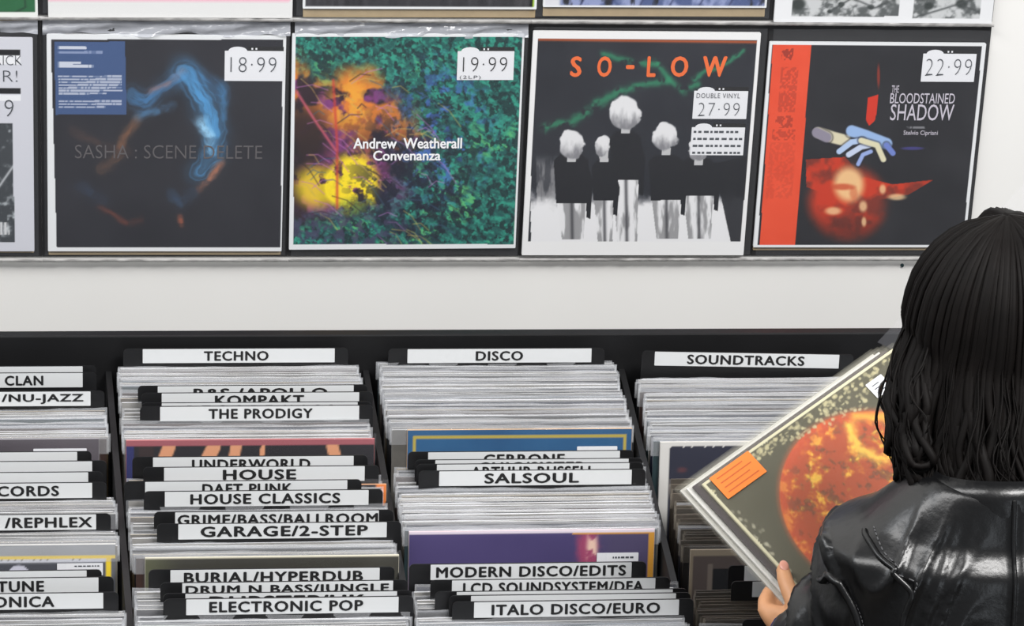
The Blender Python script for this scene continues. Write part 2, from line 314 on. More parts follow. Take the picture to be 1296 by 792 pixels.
def art_streak(X, Y):
    c = flat(X, (44, 43, 47)) + (fbm(X * 2, Y * .4, 12, 5)[..., None] - .5) * 60 * sm(.4, .6, fbm(X, Y, 30, 8))[..., None]; c = mix(c, (150, 184, 40), rect(X, Y, 674.5, -400, 677, 11))
    return frame(X, Y, c, [(387, -400), (677, -400), (677, 8.5), (386, 8.5)], WHITE)
def art_denim(X, Y):
    n = fbm(X, Y * .7, 16, 5); c = mix(flat(X, (74, 88, 132)), (140, 150, 190), sm(.4, .65, n)); c = mix(c, (28, 30, 40), sm(.6, .7, fbm(X * 1.4, Y * .5, 20, 9))); d = np.abs((X * .9 + Y * .4) % 34 - 17)
    c = mix(c, (38, 46, 84), np.exp(-(d / 1.4) ** 2) * .7); c = mix(c, (214, 214, 220), rect(X, Y, 690, -400, 712, 9) * sm(712, 705, X + (n - .5) * 12))
    return frame(X, Y, c, [(691, -400), (967, -400), (968, 7), (690, 6)], WHITE)
def art_photo(X, Y):
    c = flat(X, (226, 227, 229)); n = fbm(X, Y, 12, 5); p = mix(flat(X, (86, 90, 90)), (196, 198, 199), sm(.35, .6, n))
    for x, y, r in ((1008, 3, 9), (1048, 13, 3), (1100, 7, 4), (1173, 5, 6), (1214, 2, 7), (1062, 3, 4)): p = mix(p, (48, 54, 52), ell(X, Y, x, y, r, r * .9, .4))
    for q in ([(1050, 12), (1075, -6), (1105, 8), (1120, 0)], [(1160, 20), (1195, 8), (1238, -8)], [(1215, 4), (1238, 14)]): d, _ = line_d(X, Y, q); p = mix(p, (66, 70, 70), np.exp(-(d / 1.5) ** 2) * .8)
    k = np.clip(rect(X, Y, 1000, -400, 1136, 20) + rect(X, Y, 1154, -400, 1239, 23), 0, 1); return c * (1 - k)[..., None] + p * k[..., None]
# ------------------------------------------------------------------ wall pockets and the records in them
YR = -0.010                                       # front of the record sleeves on the wall
class WR: pass
def wall_record(label, corners, fn, N, tan=0.0, height=None, plain=WHITE):
    tl, tr, br, bl = corners
    B0, B1 = on_y(*bl, YR), on_y(*br, YR)
    ex = B1 - B0; W = np.linalg.norm(ex); ex = ex / W; ez = np.array([-ex[2], 0, ex[0]])
    if height is None: T0, T1 = on_y(*tl, YR), on_y(*tr, YR); H = ((T0 - B0) @ ez + (T1 - B1) @ ez) / 2; W = (W + np.linalg.norm(T1 - T0)) / 2
    else: H = height
    c = (B0 + B1) / 2
    M = Matrix(((ex[0], 0, ez[0], c[0]), (0, 1, 0, YR), (ex[2], 0, ez[2], c[2]), (0, 0, 0, 1)))
    r = root('vinyl_record', None, label, 'record', M=M)
    bm = bmesh.new(); plate(bm, W, H, 0.004, 0.002); obj('card_sleeve', bm, mat('sleeve_card_' + str(plain[0]), plain, 0.5), r)
    # art: corners of the world rectangle seen in layout coordinates
    if height is None: cc = corners
    else: cc = ((bl[0], bl[1] - 300), (br[0], br[1] - 300), br, bl)
    print_mesh('cover_print', W - 0.0006, H - 0.0006, N, N, fn, cc, r, y=-0.0004, z0=0.0003)
    if tan: bm = bmesh.new(); plate(bm, W - 0.002, H * .9, 0.0025, 0.001, z0=-tan); o = obj('card_stiffener', bm, M_tan, r); o.location.y = 0.0045; o['label'] = 'brown card stiffener showing under the sleeve'
    return r, M
def loc(M, px, py, y=YR): return M.inverted() @ Vector(on_y(px, py, y))
def letters(r, M, body, x0, y0, x1, y1, m, bold=0.0, name='title_lettering', off=-0.0006, shear=0.0, spacing=1.0):
    a, b = loc(M, x0, y1), loc(M, x1, y0)
    o = link(name, text_mesh(body, abs(b.x - a.x), abs(b.z - a.z), bold, shear=shear, spacing=spacing), m, r); o.location = ((a.x + b.x) / 2, off, (a.z + b.z) / 2); return o
def sticker(r, M, x0, y0, x1, y1, texts=(), nub=True, marks=0, lab=None):
    a, b = loc(M, x0, y1), loc(M, x1, y0); cx, cz = (a.x + b.x) / 2, a.z; W, H = b.x - a.x, b.z - a.z
    bm = bmesh.new(); plate(bm, W, H, 0.0003, 0.0006, seg=2)
    if nub:
        n0 = len(bm.verts); ring = [bm.verts.new((-W * .28 + W * .16 * math.cos(t), 0.0, H + H * .14 * math.sin(t))) for t in [i * math.pi / 8 for i in range(9)]]
        bm.faces.new(ring)
        box(bm, -W * .10, W * .5, 0.0001, 0.0004, H, H * 1.14, mi=1)
        for k in range(2): box(bm, -W * .05 + k * W * .07, -W * .02 + k * W * .07, -0.0001, 0.0001, H * 1.04, H * 1.1)
    s = obj('price_sticker', bm, [M_sticker, M_ink], r); s.location = (cx, -0.0009, cz)
    if lab: s['label'] = lab
    for t in texts:
        body, fx0, fz0, fx1, fz1, m = t[:6]
        o = link('lettering', text_mesh(body, (fx1 - fx0) * W, (fz1 - fz0) * H, t[6] if len(t) > 6 else -0.012, spacing=1.15), m, s); o.location = ((fx0 + fx1 - 1) / 2 * W, -0.0003, (fz0 + fz1) / 2 * H)
    if marks:
        bm = bmesh.new(); R = random.Random(int(x0))
        for i in range(marks):
            z = H * (1 - (i + .65) / marks); x = -W * .46
            while x < W * .42:
                l = W * R.uniform(.04, .1); box(bm, x, min(x + l, W * .46), -0.0004, -0.0002, z - H * .035, z + H * .04); x += l + W * R.uniform(.02, .05)
        obj('small_print', bm, M_pen, s)
    return s
zA, zB2 = on_y(600, 327, -.004)[2], on_y(600, 27, -.004)[2]
xs = [on_y(px, 180, -.004)[0] for px in (-265, 52, 367, 664, 962, 1240)]
where = ['leftmost', 'second from the left', 'in the middle, third from the left', 'fourth from the left', 'rightmost']
xr1 = xs; H1 = 0.332
def pocket(x0, x1, z0, z1, label, seed, fold=True):
    r = root('display_pocket', ((x0 + x1) / 2, 0, z0), label, 'display pocket', 'clear record pockets fixed to the white wall')
    w = (x1 - x0) / 2 - 0.0002; h = z1 - z0
    boxobj('backing', (-w, w, -0.003, 0.0, 0.0035, h), M_pocket, r)
    R = random.Random(seed); bm = bmesh.new(); n = 60; rows = []
    for zz, yy in ((0.0, -0.004), (0.0, -0.0155), (0.004, -0.0165), (0.005, -0.0165)):
        rows.append([bm.verts.new((-w + 2 * w * i / n, yy + (R.uniform(-.0006, .0006) if yy < -.01 else 0), zz + (R.uniform(-.0006, .0006) if zz > 0.01 else 0))) for i in range(n + 1)])
    for a, b in zip(rows, rows[1:]):
        for i in range(n): bm.faces.new((a[i], a[i + 1], b[i + 1], b[i]))
    obj('bottom_lip', bm, M_lip, r, True)
    bm = bmesh.new(); vs = [[bm.verts.new((-w + .004 + (2 * w - .008) * i / 12, -0.0155 - .0012 * math.sin(i * 1.1 + seed), 0.01 + (h - .014) * j / 12)) for i in range(13)] for j in range(13)]
    for j in range(12):
        for i in range(12): bm.faces.new((vs[j][i], vs[j][i + 1], vs[j + 1][i + 1], vs[j + 1][i]))
    obj('clear_film', bm, M_film, r, True)
    if fold:
        bm = bmesh.new(); n = 70; rows = []; ph = [R.uniform(0, 6) for _ in range(4)]
        for j in range(6):
            t = j / 5; rows.append([bm.verts.new((-w + .003 + (2 * w - .006) * i / n, -0.006 - 0.006 * t * (0.6 + 0.5 * math.sin(i * .31 + ph[0]) + .35 * math.sin(i * .83 + ph[1] + t * 3)) - .003 * math.sin(t * 6 + i * .17 + ph[2]),
                   h - 0.002 - 0.019 * t + .002 * math.sin(i * .23 + ph[3]) * t)) for i in range(n + 1)])
        for a, b in zip(rows, rows[1:]):
            for i in range(n): bm.faces.new((a[i], a[i + 1], b[i + 1], b[i]))
        obj('crinkled_top_fold', bm, M_fold, r, True)
    return r
for k in range(5):
    pocket(xs[k], xs[k + 1], zA, zB2, 'clear wall pocket in the lower row, ' + where[k], k * 3 + 1, fold=k not in (3, 4))
    pocket(xs[k], xs[k + 1], zB2 + 0.001, zB2 + H1, 'clear wall pocket in the cut-off upper row, ' + where[k], k * 3 + 40, False)
M_orange = mat('orange_print', (232, 108, 52), 0.4); M_dimgrey = mat('grey_print', (92, 88, 90), 0.45); M_pale = mat('pale_print', (198, 192, 204), 0.45); M_purew = mat('white_print', (240, 240, 242), 0.45)
r, M = wall_record('pale grey record sleeve with black bars and photo, cut off at the left edge', ((-250, 47), (47, 47), (45, 318), (-250, 318)), art_grey, 220, tan=0.004, plain=(206, 207, 215))
letters(r, M, 'RICK', -6, 70, 27.5, 82, M_pen, -0.02, 'handwritten_lettering'); letters(r, M, 'R!', 4, 89, 22, 103, M_pen, -0.02, 'handwritten_lettering'); letters(r, M, '19', -4, 126, 17, 147, M_pen, -0.02, 'handwritten_lettering')
r, M = wall_record('dark record sleeve with a blue and orange smoke ring and a blue text panel', ((65, 43), (367, 46), (357, 318), (60, 318)), art_smoke, 300, tan=0.007)
letters(r, M, 'SASHA : SCENE DELETE', 95, 184, 332, 200, M_dimgrey, -0.012); sticker(r, M, 284, 64.5, 359, 102, [('18·99', .1, .3, .88, .8, M_pen, -.022)])
r, M = wall_record('green forest record sleeve with a glowing yellow and orange clearing', ((373, 43), (668, 43), (652, 314), (366, 316)), art_forest, 310)
letters(r, M, 'Andrew  Weatherall', 447, 174, 585, 188, M_purew, 0.025); letters(r, M, 'Convenanza', 472, 190, 558, 203, M_purew, 0.025); sticker(r, M, 578, 64.5, 651, 101, [('19·99', .1, .3, .88, .8, M_ink, -.022), ('(2LP)', .05, .02, .42, .16, M_pen)])
r, M = wall_record('white bordered sleeve with five grey figures seen from behind under orange lettering', ((679, 39), (967, 42), (941, 323), (660, 323)), art_figures, 310, plain=(236, 236, 236))
for ch, a, b in (('S', 721, 737), ('O', 755, 775), ('-', 792, 803), ('L', 818, 831), ('O', 848, 872), ('W', 888, 921)):
    if ch == '-': letters(r, M, '-', a, 82, b, 87, M_orange, 0.03)
    else: letters(r, M, ch, a, 71, b, 97, M_orange, 0.035)
sticker(r, M, 876, 115, 947, 150, [('27·99', .1, .1, .86, .58, M_pen, -.026), ('DOUBLE VINYL', .05, .75, .85, .92, M_pen)], lab='upper white price sticker'); sticker(r, M, 873, 161, 943, 196, [], marks=4, lab='lower white sticker with small print')
r, M = wall_record('black record sleeve with a red paper band down its left side', ((976, 53), (1248, 55), (1222, 313), (952, 313)), art_red, 300, tan=0.006)
letters(r, M, 'THE', 1128, 108, 1138, 117, M_pale, 0.0); letters(r, M, 'BLOODSTAINED', 1126, 118, 1209, 130.5, M_pale, 0.0); letters(r, M, 'SHADOW', 1126, 132, 1208, 152, M_pale, 0.0); letters(r, M, 'Stelvio Cipriani', 1143, 165, 1187, 172, M_pale, 0.0)
sticker(r, M, 1165, 68, 1236, 103, [('22·99', .07, .22, .93, .82, M_pen, -.026)])
wall_record('green record sleeve in the upper row at the left edge, only its bottom showing', ((0, 0), (0, 0), (48, 22), (-248, 22)), art_green, 150, height=0.315, tan=0.006)
wall_record('blank white record sleeve in the upper row, only its bottom showing', ((0, 0), (0, 0), (370, 23), (61, 22)), art_pale, 60, height=0.315, plain=(222, 222, 221))
wall_record('dark streaky record sleeve in the upper row with brown card below', ((0, 0), (0, 0), (679, 12), (383, 11)), art_streak, 150, height=0.315, tan=0.0135)
wall_record('blue denim print record sleeve in the upper row with brown card below', ((0, 0), (0, 0), (970, 10), (687, 9)), art_denim, 180, height=0.315, tan=0.0145)
wall_record('white record sleeve with two black and white photos in the upper row', ((0, 0), (0, 0), (1255, 30), (979, 28)), art_photo, 200, height=0.315, plain=(228, 229, 231))
# a small screw in the white wall under the right-hand record
bm = bmesh.new(); bmesh.ops.create_cone(bm, cap_ends=True, segments=12, radius1=0.0028, radius2=0.002, depth=0.003); o = obj('wall_screw', bm, mat('dark_steel', (60, 84, 88), 0.4, 0.6))
p = on_y(1142, 336, -0.0015); o.location = p; o.rotation_euler = (math.pi / 2, 0, 0); tag(o, 'tiny dark screw head in the white wall below the red banded sleeve', 'screw')
# ------------------------------------------------------------------ record browser
ALPHA = math.radians(4.0); Y0 = -0.33; Z0 = on_y(475, 463, Y0)[2]; TAU = math.radians(10)
NT = np.array([0, -math.sin(ALPHA), math.cos(ALPHA)]); NT = NT / np.linalg.norm(NT); PT = np.array([0, Y0, Z0])
def top(px, py, off=0.0): return on_plane(px, py, PT, NT, off)         # point on the (raised) surface of the record tops
def ztop(y): return Z0 + (y - Y0) * math.tan(ALPHA)
def cx_px(col, y): return ((-23 + .03 * (y - 530)), 301 + .142 * (y - 465), 630 + .215 * (y - 465), 957 + .285 * (y - 480), 1284 + .36 * (y - 480))[col]
YB = -0.30; ZBK = on_y(400, 424, YB)[2]; YFR = top(640, 835)[1]
br = root('record_browser', (0.3, (YB + YFR) / 2, 0), 'long black painted record browser with open bins below the white wall', 'record bin')
def brpart(name, bm, m=M_black): o = obj(name, bm, m); o.parent = br; o.matrix_parent_inverse = Matrix.Translation(br.location).inverted(); return o
XL, XR = -0.62, 1.50
bm = bmesh.new(); box(bm, XL, XR, YB, YB + 0.018, 0.06, ZBK, bev=0.002); brpart('back_panel', bm)
zf = ztop(YFR)
bm = bmesh.new(); box(bm, XL, XR, YFR - 0.018, YFR, 0.06, zf - 0.06, bev=0.002); brpart('front_panel', bm)
bm = bmesh.new()
vs = [bm.verts.new(v) for v in ((XL, YB, ztop(YB) - .34), (XR, YB, ztop(YB) - .34), (XR, YFR, zf - .34), (XL, YFR, zf - .34), (XL, YB, ztop(YB) - .36), (XR, YB, ztop(YB) - .36), (XR, YFR, zf - .36), (XL, YFR, zf - .36))]
for f in ((0, 1, 2, 3), (7, 6, 5, 4), (0, 4, 5, 1), (1, 5, 6, 2), (2, 6, 7, 3), (3, 7, 4, 0)): bm.faces.new([vs[i] for i in f])
brpart('bin_floor', bm)
bm = bmesh.new(); box(bm, XL + .03, XR - .03, YFR + .05, YB - .02, 0, 0.06); brpart('plinth', bm)
def partition(pa, pb):
    """sloping board between two bins from a back point to a front point"""
    bm = bmesh.new(); t = 0.004; vs = []
    for x, y in (pa, pb):
        for s in (-t, t):
            for z in (ztop(y) - .345, ztop(y) - .022): vs.append(bm.verts.new((x + s, y, z)))
    for f in ((0, 1, 3, 2), (4, 6, 7, 5), (0, 4, 5, 1), (2, 3, 7, 6), (0, 2, 6, 4), (1, 5, 7, 3)): bm.faces.new([vs[i] for i in f])
    brpart('partition', bm)
def colx(col, ypx): return top(cx_px(col, ypx), ypx)
for a in range(4):
    P0 = (colx(a, 440) + colx(a + 1, 440)) / 2; P1 = (colx(a, 830) + colx(a + 1, 830)) / 2
    P0 = P0 + (P1 - P0) * ((YB - P0[1]) / (P1[1] - P0[1])); P1 = P0 + (P1 - P0) * ((YFR - P0[1]) / (P1[1] - P0[1])); partition(P0[:2], P1[:2])
for x in (XL + .01, XR - .01): partition((x, YB), (x, YFR))
# ------------------------------------------------------------------ packed records
TILT = Matrix.Rotation(-TAU, 4, 'X')
RW, RH = 0.316, 0.314
edge_cols = [(186, 184, 180), (134, 132, 132), (208, 207, 204), (84, 81, 80), (176, 164, 142), (74, 76, 82), (224, 224, 226), (150, 156, 166)]
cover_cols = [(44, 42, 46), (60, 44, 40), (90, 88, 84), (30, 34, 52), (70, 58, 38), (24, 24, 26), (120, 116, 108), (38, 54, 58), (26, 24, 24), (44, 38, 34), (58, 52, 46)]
edge_cols += [(34, 30, 28), (62, 54, 47), (92, 82, 70)]  # dark sleeves; the shopper's shadow is partly put into these colours
def rec_mesh(i):
    R = random.Random(100 + i); bm = bmesh.new()
    fs_ = box(bm, -RW / 2, RW / 2, 0.0006, 0.0034, 0.0, RH, mi=0); fs_[2].material_index = fs_[3].material_index = 2
    n = 36; f1, f2, hh = R.uniform(.12, .3), R.uniform(.5, .9), R.uniform(.0015, .0045) * (.3 if i > 7 else 1); top_ = [RH + hh + .0009 * math.sin(j * f1 + i) + .0004 * math.sin(j * f2 + 2 * i) + R.uniform(-.0003, .0003) for j in range(n + 1)]
    rows = []
    for yy, zz in ((0.0002, RH - .02), (-0.0004, None), (0.0022, None), (0.004, RH - .02)):
        rows.append([bm.verts.new((-.161 + .322 * j / n, yy + (0.0006 * math.sin(j * .7 + i * 2) if zz is None else 0), (zz if zz else top_[j] + (0 if yy < 0 else -.001)))) for j in range(n + 1)])
    for a, b in ((rows[0], rows[1]), (rows[1], rows[2]), (rows[2], rows[3])):
        for j in range(n): f = bm.faces.new((a[j], a[j + 1], b[j + 1], b[j])); f.material_index = 1
    me = bpy.data.meshes.new('vinyl_record'); bm.to_mesh(me); bm.free()
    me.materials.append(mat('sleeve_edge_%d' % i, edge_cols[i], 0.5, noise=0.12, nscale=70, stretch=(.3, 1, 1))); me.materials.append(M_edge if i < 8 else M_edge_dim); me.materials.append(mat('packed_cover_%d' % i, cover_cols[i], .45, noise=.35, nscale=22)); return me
RM = [rec_mesh(i) for i in range(11)]
def base_from_top(P, h): return Vector(P) - TILT.to_3x3() @ Vector((0, 0, h))
npacked = 0
def pack(col, ya, yb, n, label, group, dark=False, jit=3.0):
    global npacked
    for i in range(n):
        y = ya + (yb - ya) * (i + .5) / n
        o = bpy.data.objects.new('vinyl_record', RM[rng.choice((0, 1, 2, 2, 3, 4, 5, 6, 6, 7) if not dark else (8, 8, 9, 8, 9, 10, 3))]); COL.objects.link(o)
        P = top(cx_px(col, y) + rng.uniform(-jit, jit) + (10 if dark else 0), y); P[2] += rng.uniform(-.003, .001)
        o.matrix_world = Matrix.Translation(base_from_top(P, RH)) @ TILT @ Matrix.Rotation(rng.uniform(-.004, .004), 4, 'Y')
        tag(o, label, 'record', group); npacked += 1
C4 = ('first', 'second', 'third', 'fourth')
# column, from y, to y, how many, what distinguishes the pack
PACKS = [
 (0, 519, 556, 15, 'pale record edges packed directly in front of the nu-jazz divider in the left bin', 'records in front of the nu-jazz divider'),
 (0, 632, 652, 7, 'pale record edges squeezed above the longest slash-lettered divider of the left bin', 'records behind the second slash divider in the left bin'),
 (0, 674, 692, 7, 'grey record edges just behind the yellow-edged grey sleeve of the left bin', 'records behind the yellow-edged sleeve'),
 (0, 774, 812, 12, 'pale record edges at the bottom left of the frame in the left bin', 'records at the front of the left bin'),
 (1, 463, 489, 12, 'pale record edges packed under the TECHNO label at the back of its bin', 'records under the TECHNO label'),
 (1, 492, 533, 8, 'record whose left end peeps out beside the back cluster of dividers in the TECHNO bin', 'records among the back dividers of the TECHNO bin'),
 (1, 535, 556, 9, 'cream record edges just behind the sleeve with skin-coloured stripes', 'records behind the striped sleeve'),
 (1, 603, 634, 5, 'record between the HOUSE and HOUSE CLASSICS dividers', 'records between the HOUSE dividers'),
 (1, 640, 650, 5, 'record edges directly in front of the HOUSE CLASSICS divider', 'records in front of HOUSE CLASSICS'),
 (1, 652, 682, 6, 'record whose left end peeps out beside the GARAGE/2-STEP divider', 'records beside the garage divider'),
 (1, 685, 704, 8, 'pale record edges just behind the dark olive sleeve', 'records behind the dark olive sleeve'),
 (1, 742, 772, 7, 'record whose left end peeps out beside the ELECTRONIC POP divider', 'records beside the electronic pop divider'),
 (1, 776, 812, 14, 'pale record edges in front of the ELECTRONIC POP divider', 'records in front of the electronic pop divider'),
 (2, 458, 543, 37, 'white record edges in the thick pack under the DISCO label', 'records under the DISCO label'),
 (2, 588, 611, 4, 'record among the dividers just below the blue sleeve in the DISCO bin', 'records among the dividers below the blue sleeve'),
 (2, 613, 671, 25, 'white record edges in the pack just behind the purple sleeve', 'records behind the purple sleeve'),
 (2, 738, 776, 7, 'record among the front dividers of the DISCO bin', 'records among the front dividers of the DISCO bin'),
 (2, 778, 814, 14, 'pale record edges at the bottom of the frame in the DISCO bin', 'records at the front of the DISCO bin'),
 (3, 476, 557, 34, 'grey record edges in the pack under the SOUNDTRACKS label', 'records under the SOUNDTRACKS label'),
 (3, 601, 634, 5, 'record behind the dim pack beside the held records', 'records behind the shaded pack'),
 (3, 634, 692, 16, 'dim record edges in the shaded pack left of the held records', 'records in the shaded pack'),
 (3, 742, 815, 20, 'dim record edges lowest in the bin beside the hand', 'records beside the hand')]
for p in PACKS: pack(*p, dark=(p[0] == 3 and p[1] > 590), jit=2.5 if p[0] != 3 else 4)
# ------------------------------------------------------------------ featured sleeves facing the shopper
def sleeve(col, y, art, x0, x1, label, plain=(222, 222, 220), N=150, dx=0):
    """record whose front shows: its top edge is at picture row y, its front spans x0..x1"""
    P = top((x0 + x1) / 2, y); W = abs(top(x1, y)[0] - top(x0, y)[0]); H = RH
    M = Matrix.Translation(base_from_top(P, H)) @ TILT
    r = root('vinyl_record', None, label, 'record', M=M)
    bm = bmesh.new(); box(bm, -W / 2, W / 2, 0, .0034, 0, H, bev=.0004); obj('card_sleeve', bm, mat('sleeve_card_' + '_'.join(map(str, plain)), plain, 0.5), r)
    print_mesh('cover_print', W - .001, H - .001, N, N, art, ((0, 0), (1, 0), (1, 1), (0, 1)), r, y=-0.0004, z0=.0005)
    bm = bmesh.new(); n = 30
    rows = [[bm.verts.new((-W / 2 - .002 + (W + .004) * j / n, yy + .0006 * math.sin(j), zz + (.0008 * math.sin(j * .8 + y) if zz > H else 0))) for j in range(n + 1)] for yy, zz in ((-.0012, 0.0), (-.0014, H - .01), (-.0008, H + .005), (.002, H + .006), (.0045, H - .01))]
    for a, b in zip(rows, rows[1:]):
        for j in range(n): bm.faces.new((a[j], a[j + 1], b[j + 1], b[j]))
    obj('plastic_cover', bm, M_film, r, True)
    return r, M, W, H
def sl_sticker(r, W, H, u0, v0, u1, v1, marks=3):
    """white price label at fractions of the sleeve (u right, v down)"""
    w, h = (u1 - u0) * W, (v1 - v0) * H; bm = bmesh.new(); plate(bm, w, h, .0003, .0008, seg=2)
    s = obj('price_sticker', bm, M_sticker, r); s.location = ((u0 + u1) / 2 * W - W / 2, -.0019, H * (1 - v1)); R = random.Random(int(u0 * 1000))
    bm = bmesh.new()
    for i in range(marks):
        x = -w * .42 + (w * .3 if i % 2 == 0 else 0); z = h * (1 - (i + .7) / marks)
        while x < w * .4:
            l = w * R.uniform(.03, .09); box(bm, x, min(x + l, w * .42), -.0003, -.0001, z - h * .04, z + h * .05); x += l + w * .025
    obj('small_print', bm, M_pen, s)
def border(X, Y, c, b, t, col): return mix(c, col, ((X > b) & (X < 1 - b) & (Y > b) & ~((X > b + t) & (X < 1 - b - t) & (Y > b + t))).astype(float))
def art_blue(X, Y):
    c = flat(X, (28, 82, 126)) + (fbm(X * 300, Y * 300, 60, 4)[..., None] - .5) * 22; c = border(X, Y, c, .025, .012, (176, 158, 70))
    for u in (.38, .49): c = mix(c, (220, 170, 40), ell(X, Y, u, .135, .03, .02, .4)); c = mix(c, (150, 190, 210), ell(X, Y, u + .02, .13, .02, .014, .5) * .5)
    return c
def art_purple(X, Y):
    c = mix(flat(X, (54, 43, 94)), (78, 66, 118), sm(.5, .0, Y) * fbm(X * 100, Y * 100, 40, 3)); c = mix(c, (74, 66, 92), sm(.7, .85, X) * .6)
    n = fbm(X * 300, Y * 300, 14, 7); c = mix(c, (176, 60, 96), ell(X + (n - .5) * .05, Y, .73, .09, .045, .1, .5) * .8); c = mix(c, (232, 196, 176), ell(X, Y, .745, .08, .022, .085, .6) * sm(.4, .6, n))
    c = mix(c, (206, 146, 40), ((X > .975) | ((Y < .018) & (X > .66))).astype(float)); return mix(c, (226, 214, 226), (Y < .008).astype(float))
def art_stripe(X, Y):
    c = flat(X, (30, 27, 32)); c = mix(c, (36, 40, 96), (X < .03).astype(float)); c = mix(c, (64, 40, 34), ((X > .05) & (X < .11)).astype(float) * .5); c = mix(c, (156, 84, 92), (Y < .022).astype(float))
    for a, b, w in ((.17, .10, .028), (.35, .26, .03), (.44, .41, .024), (.55, .52, .01), (.83, .88, .026)):
        d, _ = line_d(X, Y, [(a, .03), (b, .22)]); c = mix(c, (214, 150, 112), (1 - sm(w * .8, w * 1.1, d)) * (Y > .026))
    return c
def art_olive(X, Y):
    c = flat(X, (52, 50, 40)) + (fbm(X * 200, Y * 200, 60, 2)[..., None] - .5) * 20; c = mix(c, (84, 86, 62), sm(.16, .0, X)); return mix(c, (206, 200, 180), (Y < .006).astype(float))
def art_greyyel(X, Y):
    c = flat(X, (98, 100, 106)); c = mix(c, (66, 68, 76), ((X < .96) & (Y > .075)).astype(float)); c = mix(c, (150, 152, 156), (Y < .045).astype(float)); c = mix(c, (236, 205, 40), (((Y > .045) & (Y < .060)) | ((X > .965) & (X < .985) & (Y > .045))).astype(float))
    c = mix(c, (206, 208, 218), ((Y > .060) & (Y < .068) & (X < .965)).astype(float)); return mix(c, (198, 198, 212), ell(X, Y, .62, .122, .042, .042, .05))
def art_mauve(X, Y): return flat(X, (84, 78, 84)) + (fbm(X * 100, Y * 300, 30, 6)[..., None] - .5) * 30
def art_navy(X, Y):
    c = flat(X, (30, 32, 50)) + (fbm(X * 200, Y * 200, 40, 5)[..., None] - .5) * 10; c = mix(c, (110, 50, 50), ell(X, Y, .09, .12, .02, .012, .6) * .6); return mix(c, (210, 208, 204), ((X < .035) | (Y < .02)).astype(float))
def art_framed(X, Y):
    c = flat(X, (92, 80, 76)); c = mix(c, (16, 16, 19), ((X > .09) & (Y > .075)).astype(float)); c = mix(c, (150, 136, 116), ((Y < .022) | (X < .012)).astype(float)); return mix(c, (130, 118, 108), ((X > .07) & (X < .09) & (Y > .06)).astype(float))
def art_orange(X, Y): return mix(flat(X, (46, 40, 44)), (226, 124, 50), (X > .965).astype(float))
r, M, W, H = sleeve(0, 556, art_mauve, -190, 126, 'dark mauve sleeve in the left bin with a small white price label', (150, 146, 150)); sl_sticker(r, W, H, .735, .04, .95, .12, 1)
r, M, W, H = sleeve(0, 690, art_greyyel, -178, 147, 'grey sleeve edged in yellow in the left bin with a white price label', (205, 203, 200)); sl_sticker(r, W, H, .77, .075, .95, .125, 3)
sleeve(1, 556, art_stripe, 160, 475, 'dark sleeve with skin-coloured diagonal stripes in the TECHNO bin', (196, 120, 120))
sleeve(1, 614, art_orange, 166, 490, 'dark sleeve with an orange right edge behind the HOUSE CLASSICS divider', (214, 160, 120), N=90)
sleeve(1, 704, art_olive, 184, 506, 'dark olive sleeve showing above the slash-lettered dividers near the front of the TECHNO bin', (212, 206, 186))
r, M, W, H = sleeve(2, 543, art_blue, 516, 801, 'bright blue sleeve with a thin yellow border in the DISCO bin', (206, 170, 130)); sl_sticker(r, W, H, .755, .075, .935, .15, 2)
r, M, W, H = sleeve(2, 671, art_purple, 518, 830, 'purple sleeve with an orange right edge in the DISCO bin', (220, 200, 205)); sl_sticker(r, W, H, .765, .095, .935, .18, 3)
sleeve(3, 558, art_navy, 836, 1150, 'dark navy sleeve with a pale left edge in the SOUNDTRACKS bin', (214, 210, 204))
sleeve(3, 694, art_framed, 874, 1190, 'black sleeve in a brown frame in the shade beside the held records', (150, 136, 118))
# ------------------------------------------------------------------ divider cards
LH = 0.0192
def divider(label, y_mid, x0, x1, body=None, tx0=None, tx1=None, card=None, lab_off=0.0, rot=0.0):
    P = top((x0 + x1) / 2, y_mid, 0.0125); a, b = top(x0, y_mid, .0125), top(x1, y_mid, .0125); W = b[0] - a[0]
    HC = 0.336                                       # label centre sits near the top of the card
    M = Matrix.Translation(Vector(P) - TILT.to_3x3() @ Vector((0, 0, HC - LH / 2 - .0008))) @ TILT @ Matrix.Rotation(rot, 4, 'Y')
    r = root('divider_card', None, label, 'divider', M=M)
    cl, cr = (card if card else (-.026, .018))
    bm = bmesh.new(); plate(bm, W + cr - cl, HC, .0016, .006, corners=(0, 0, 1, 1)); o = obj('card', bm, M_blackpl, r); o.location.x = (cl + cr) / 2
    bm = bmesh.new(); plate(bm, W, LH, .0022, .0005, seg=2); s = obj('label_strip', bm, M_label, r); s.location = (0, -.0006, HC - .0008 - LH)
    if body:
        u0, u1 = (tx0 - x0) / (x1 - x0), (tx1 - x0) / (x1 - x0)
        o = link('lettering', text_mesh(body, (u1 - u0) * W, .0134, 0.034, spacing=1.12), M_ink, s); o.location = ((u0 + u1 - 1) / 2 * W, 0, LH / 2)
    return r
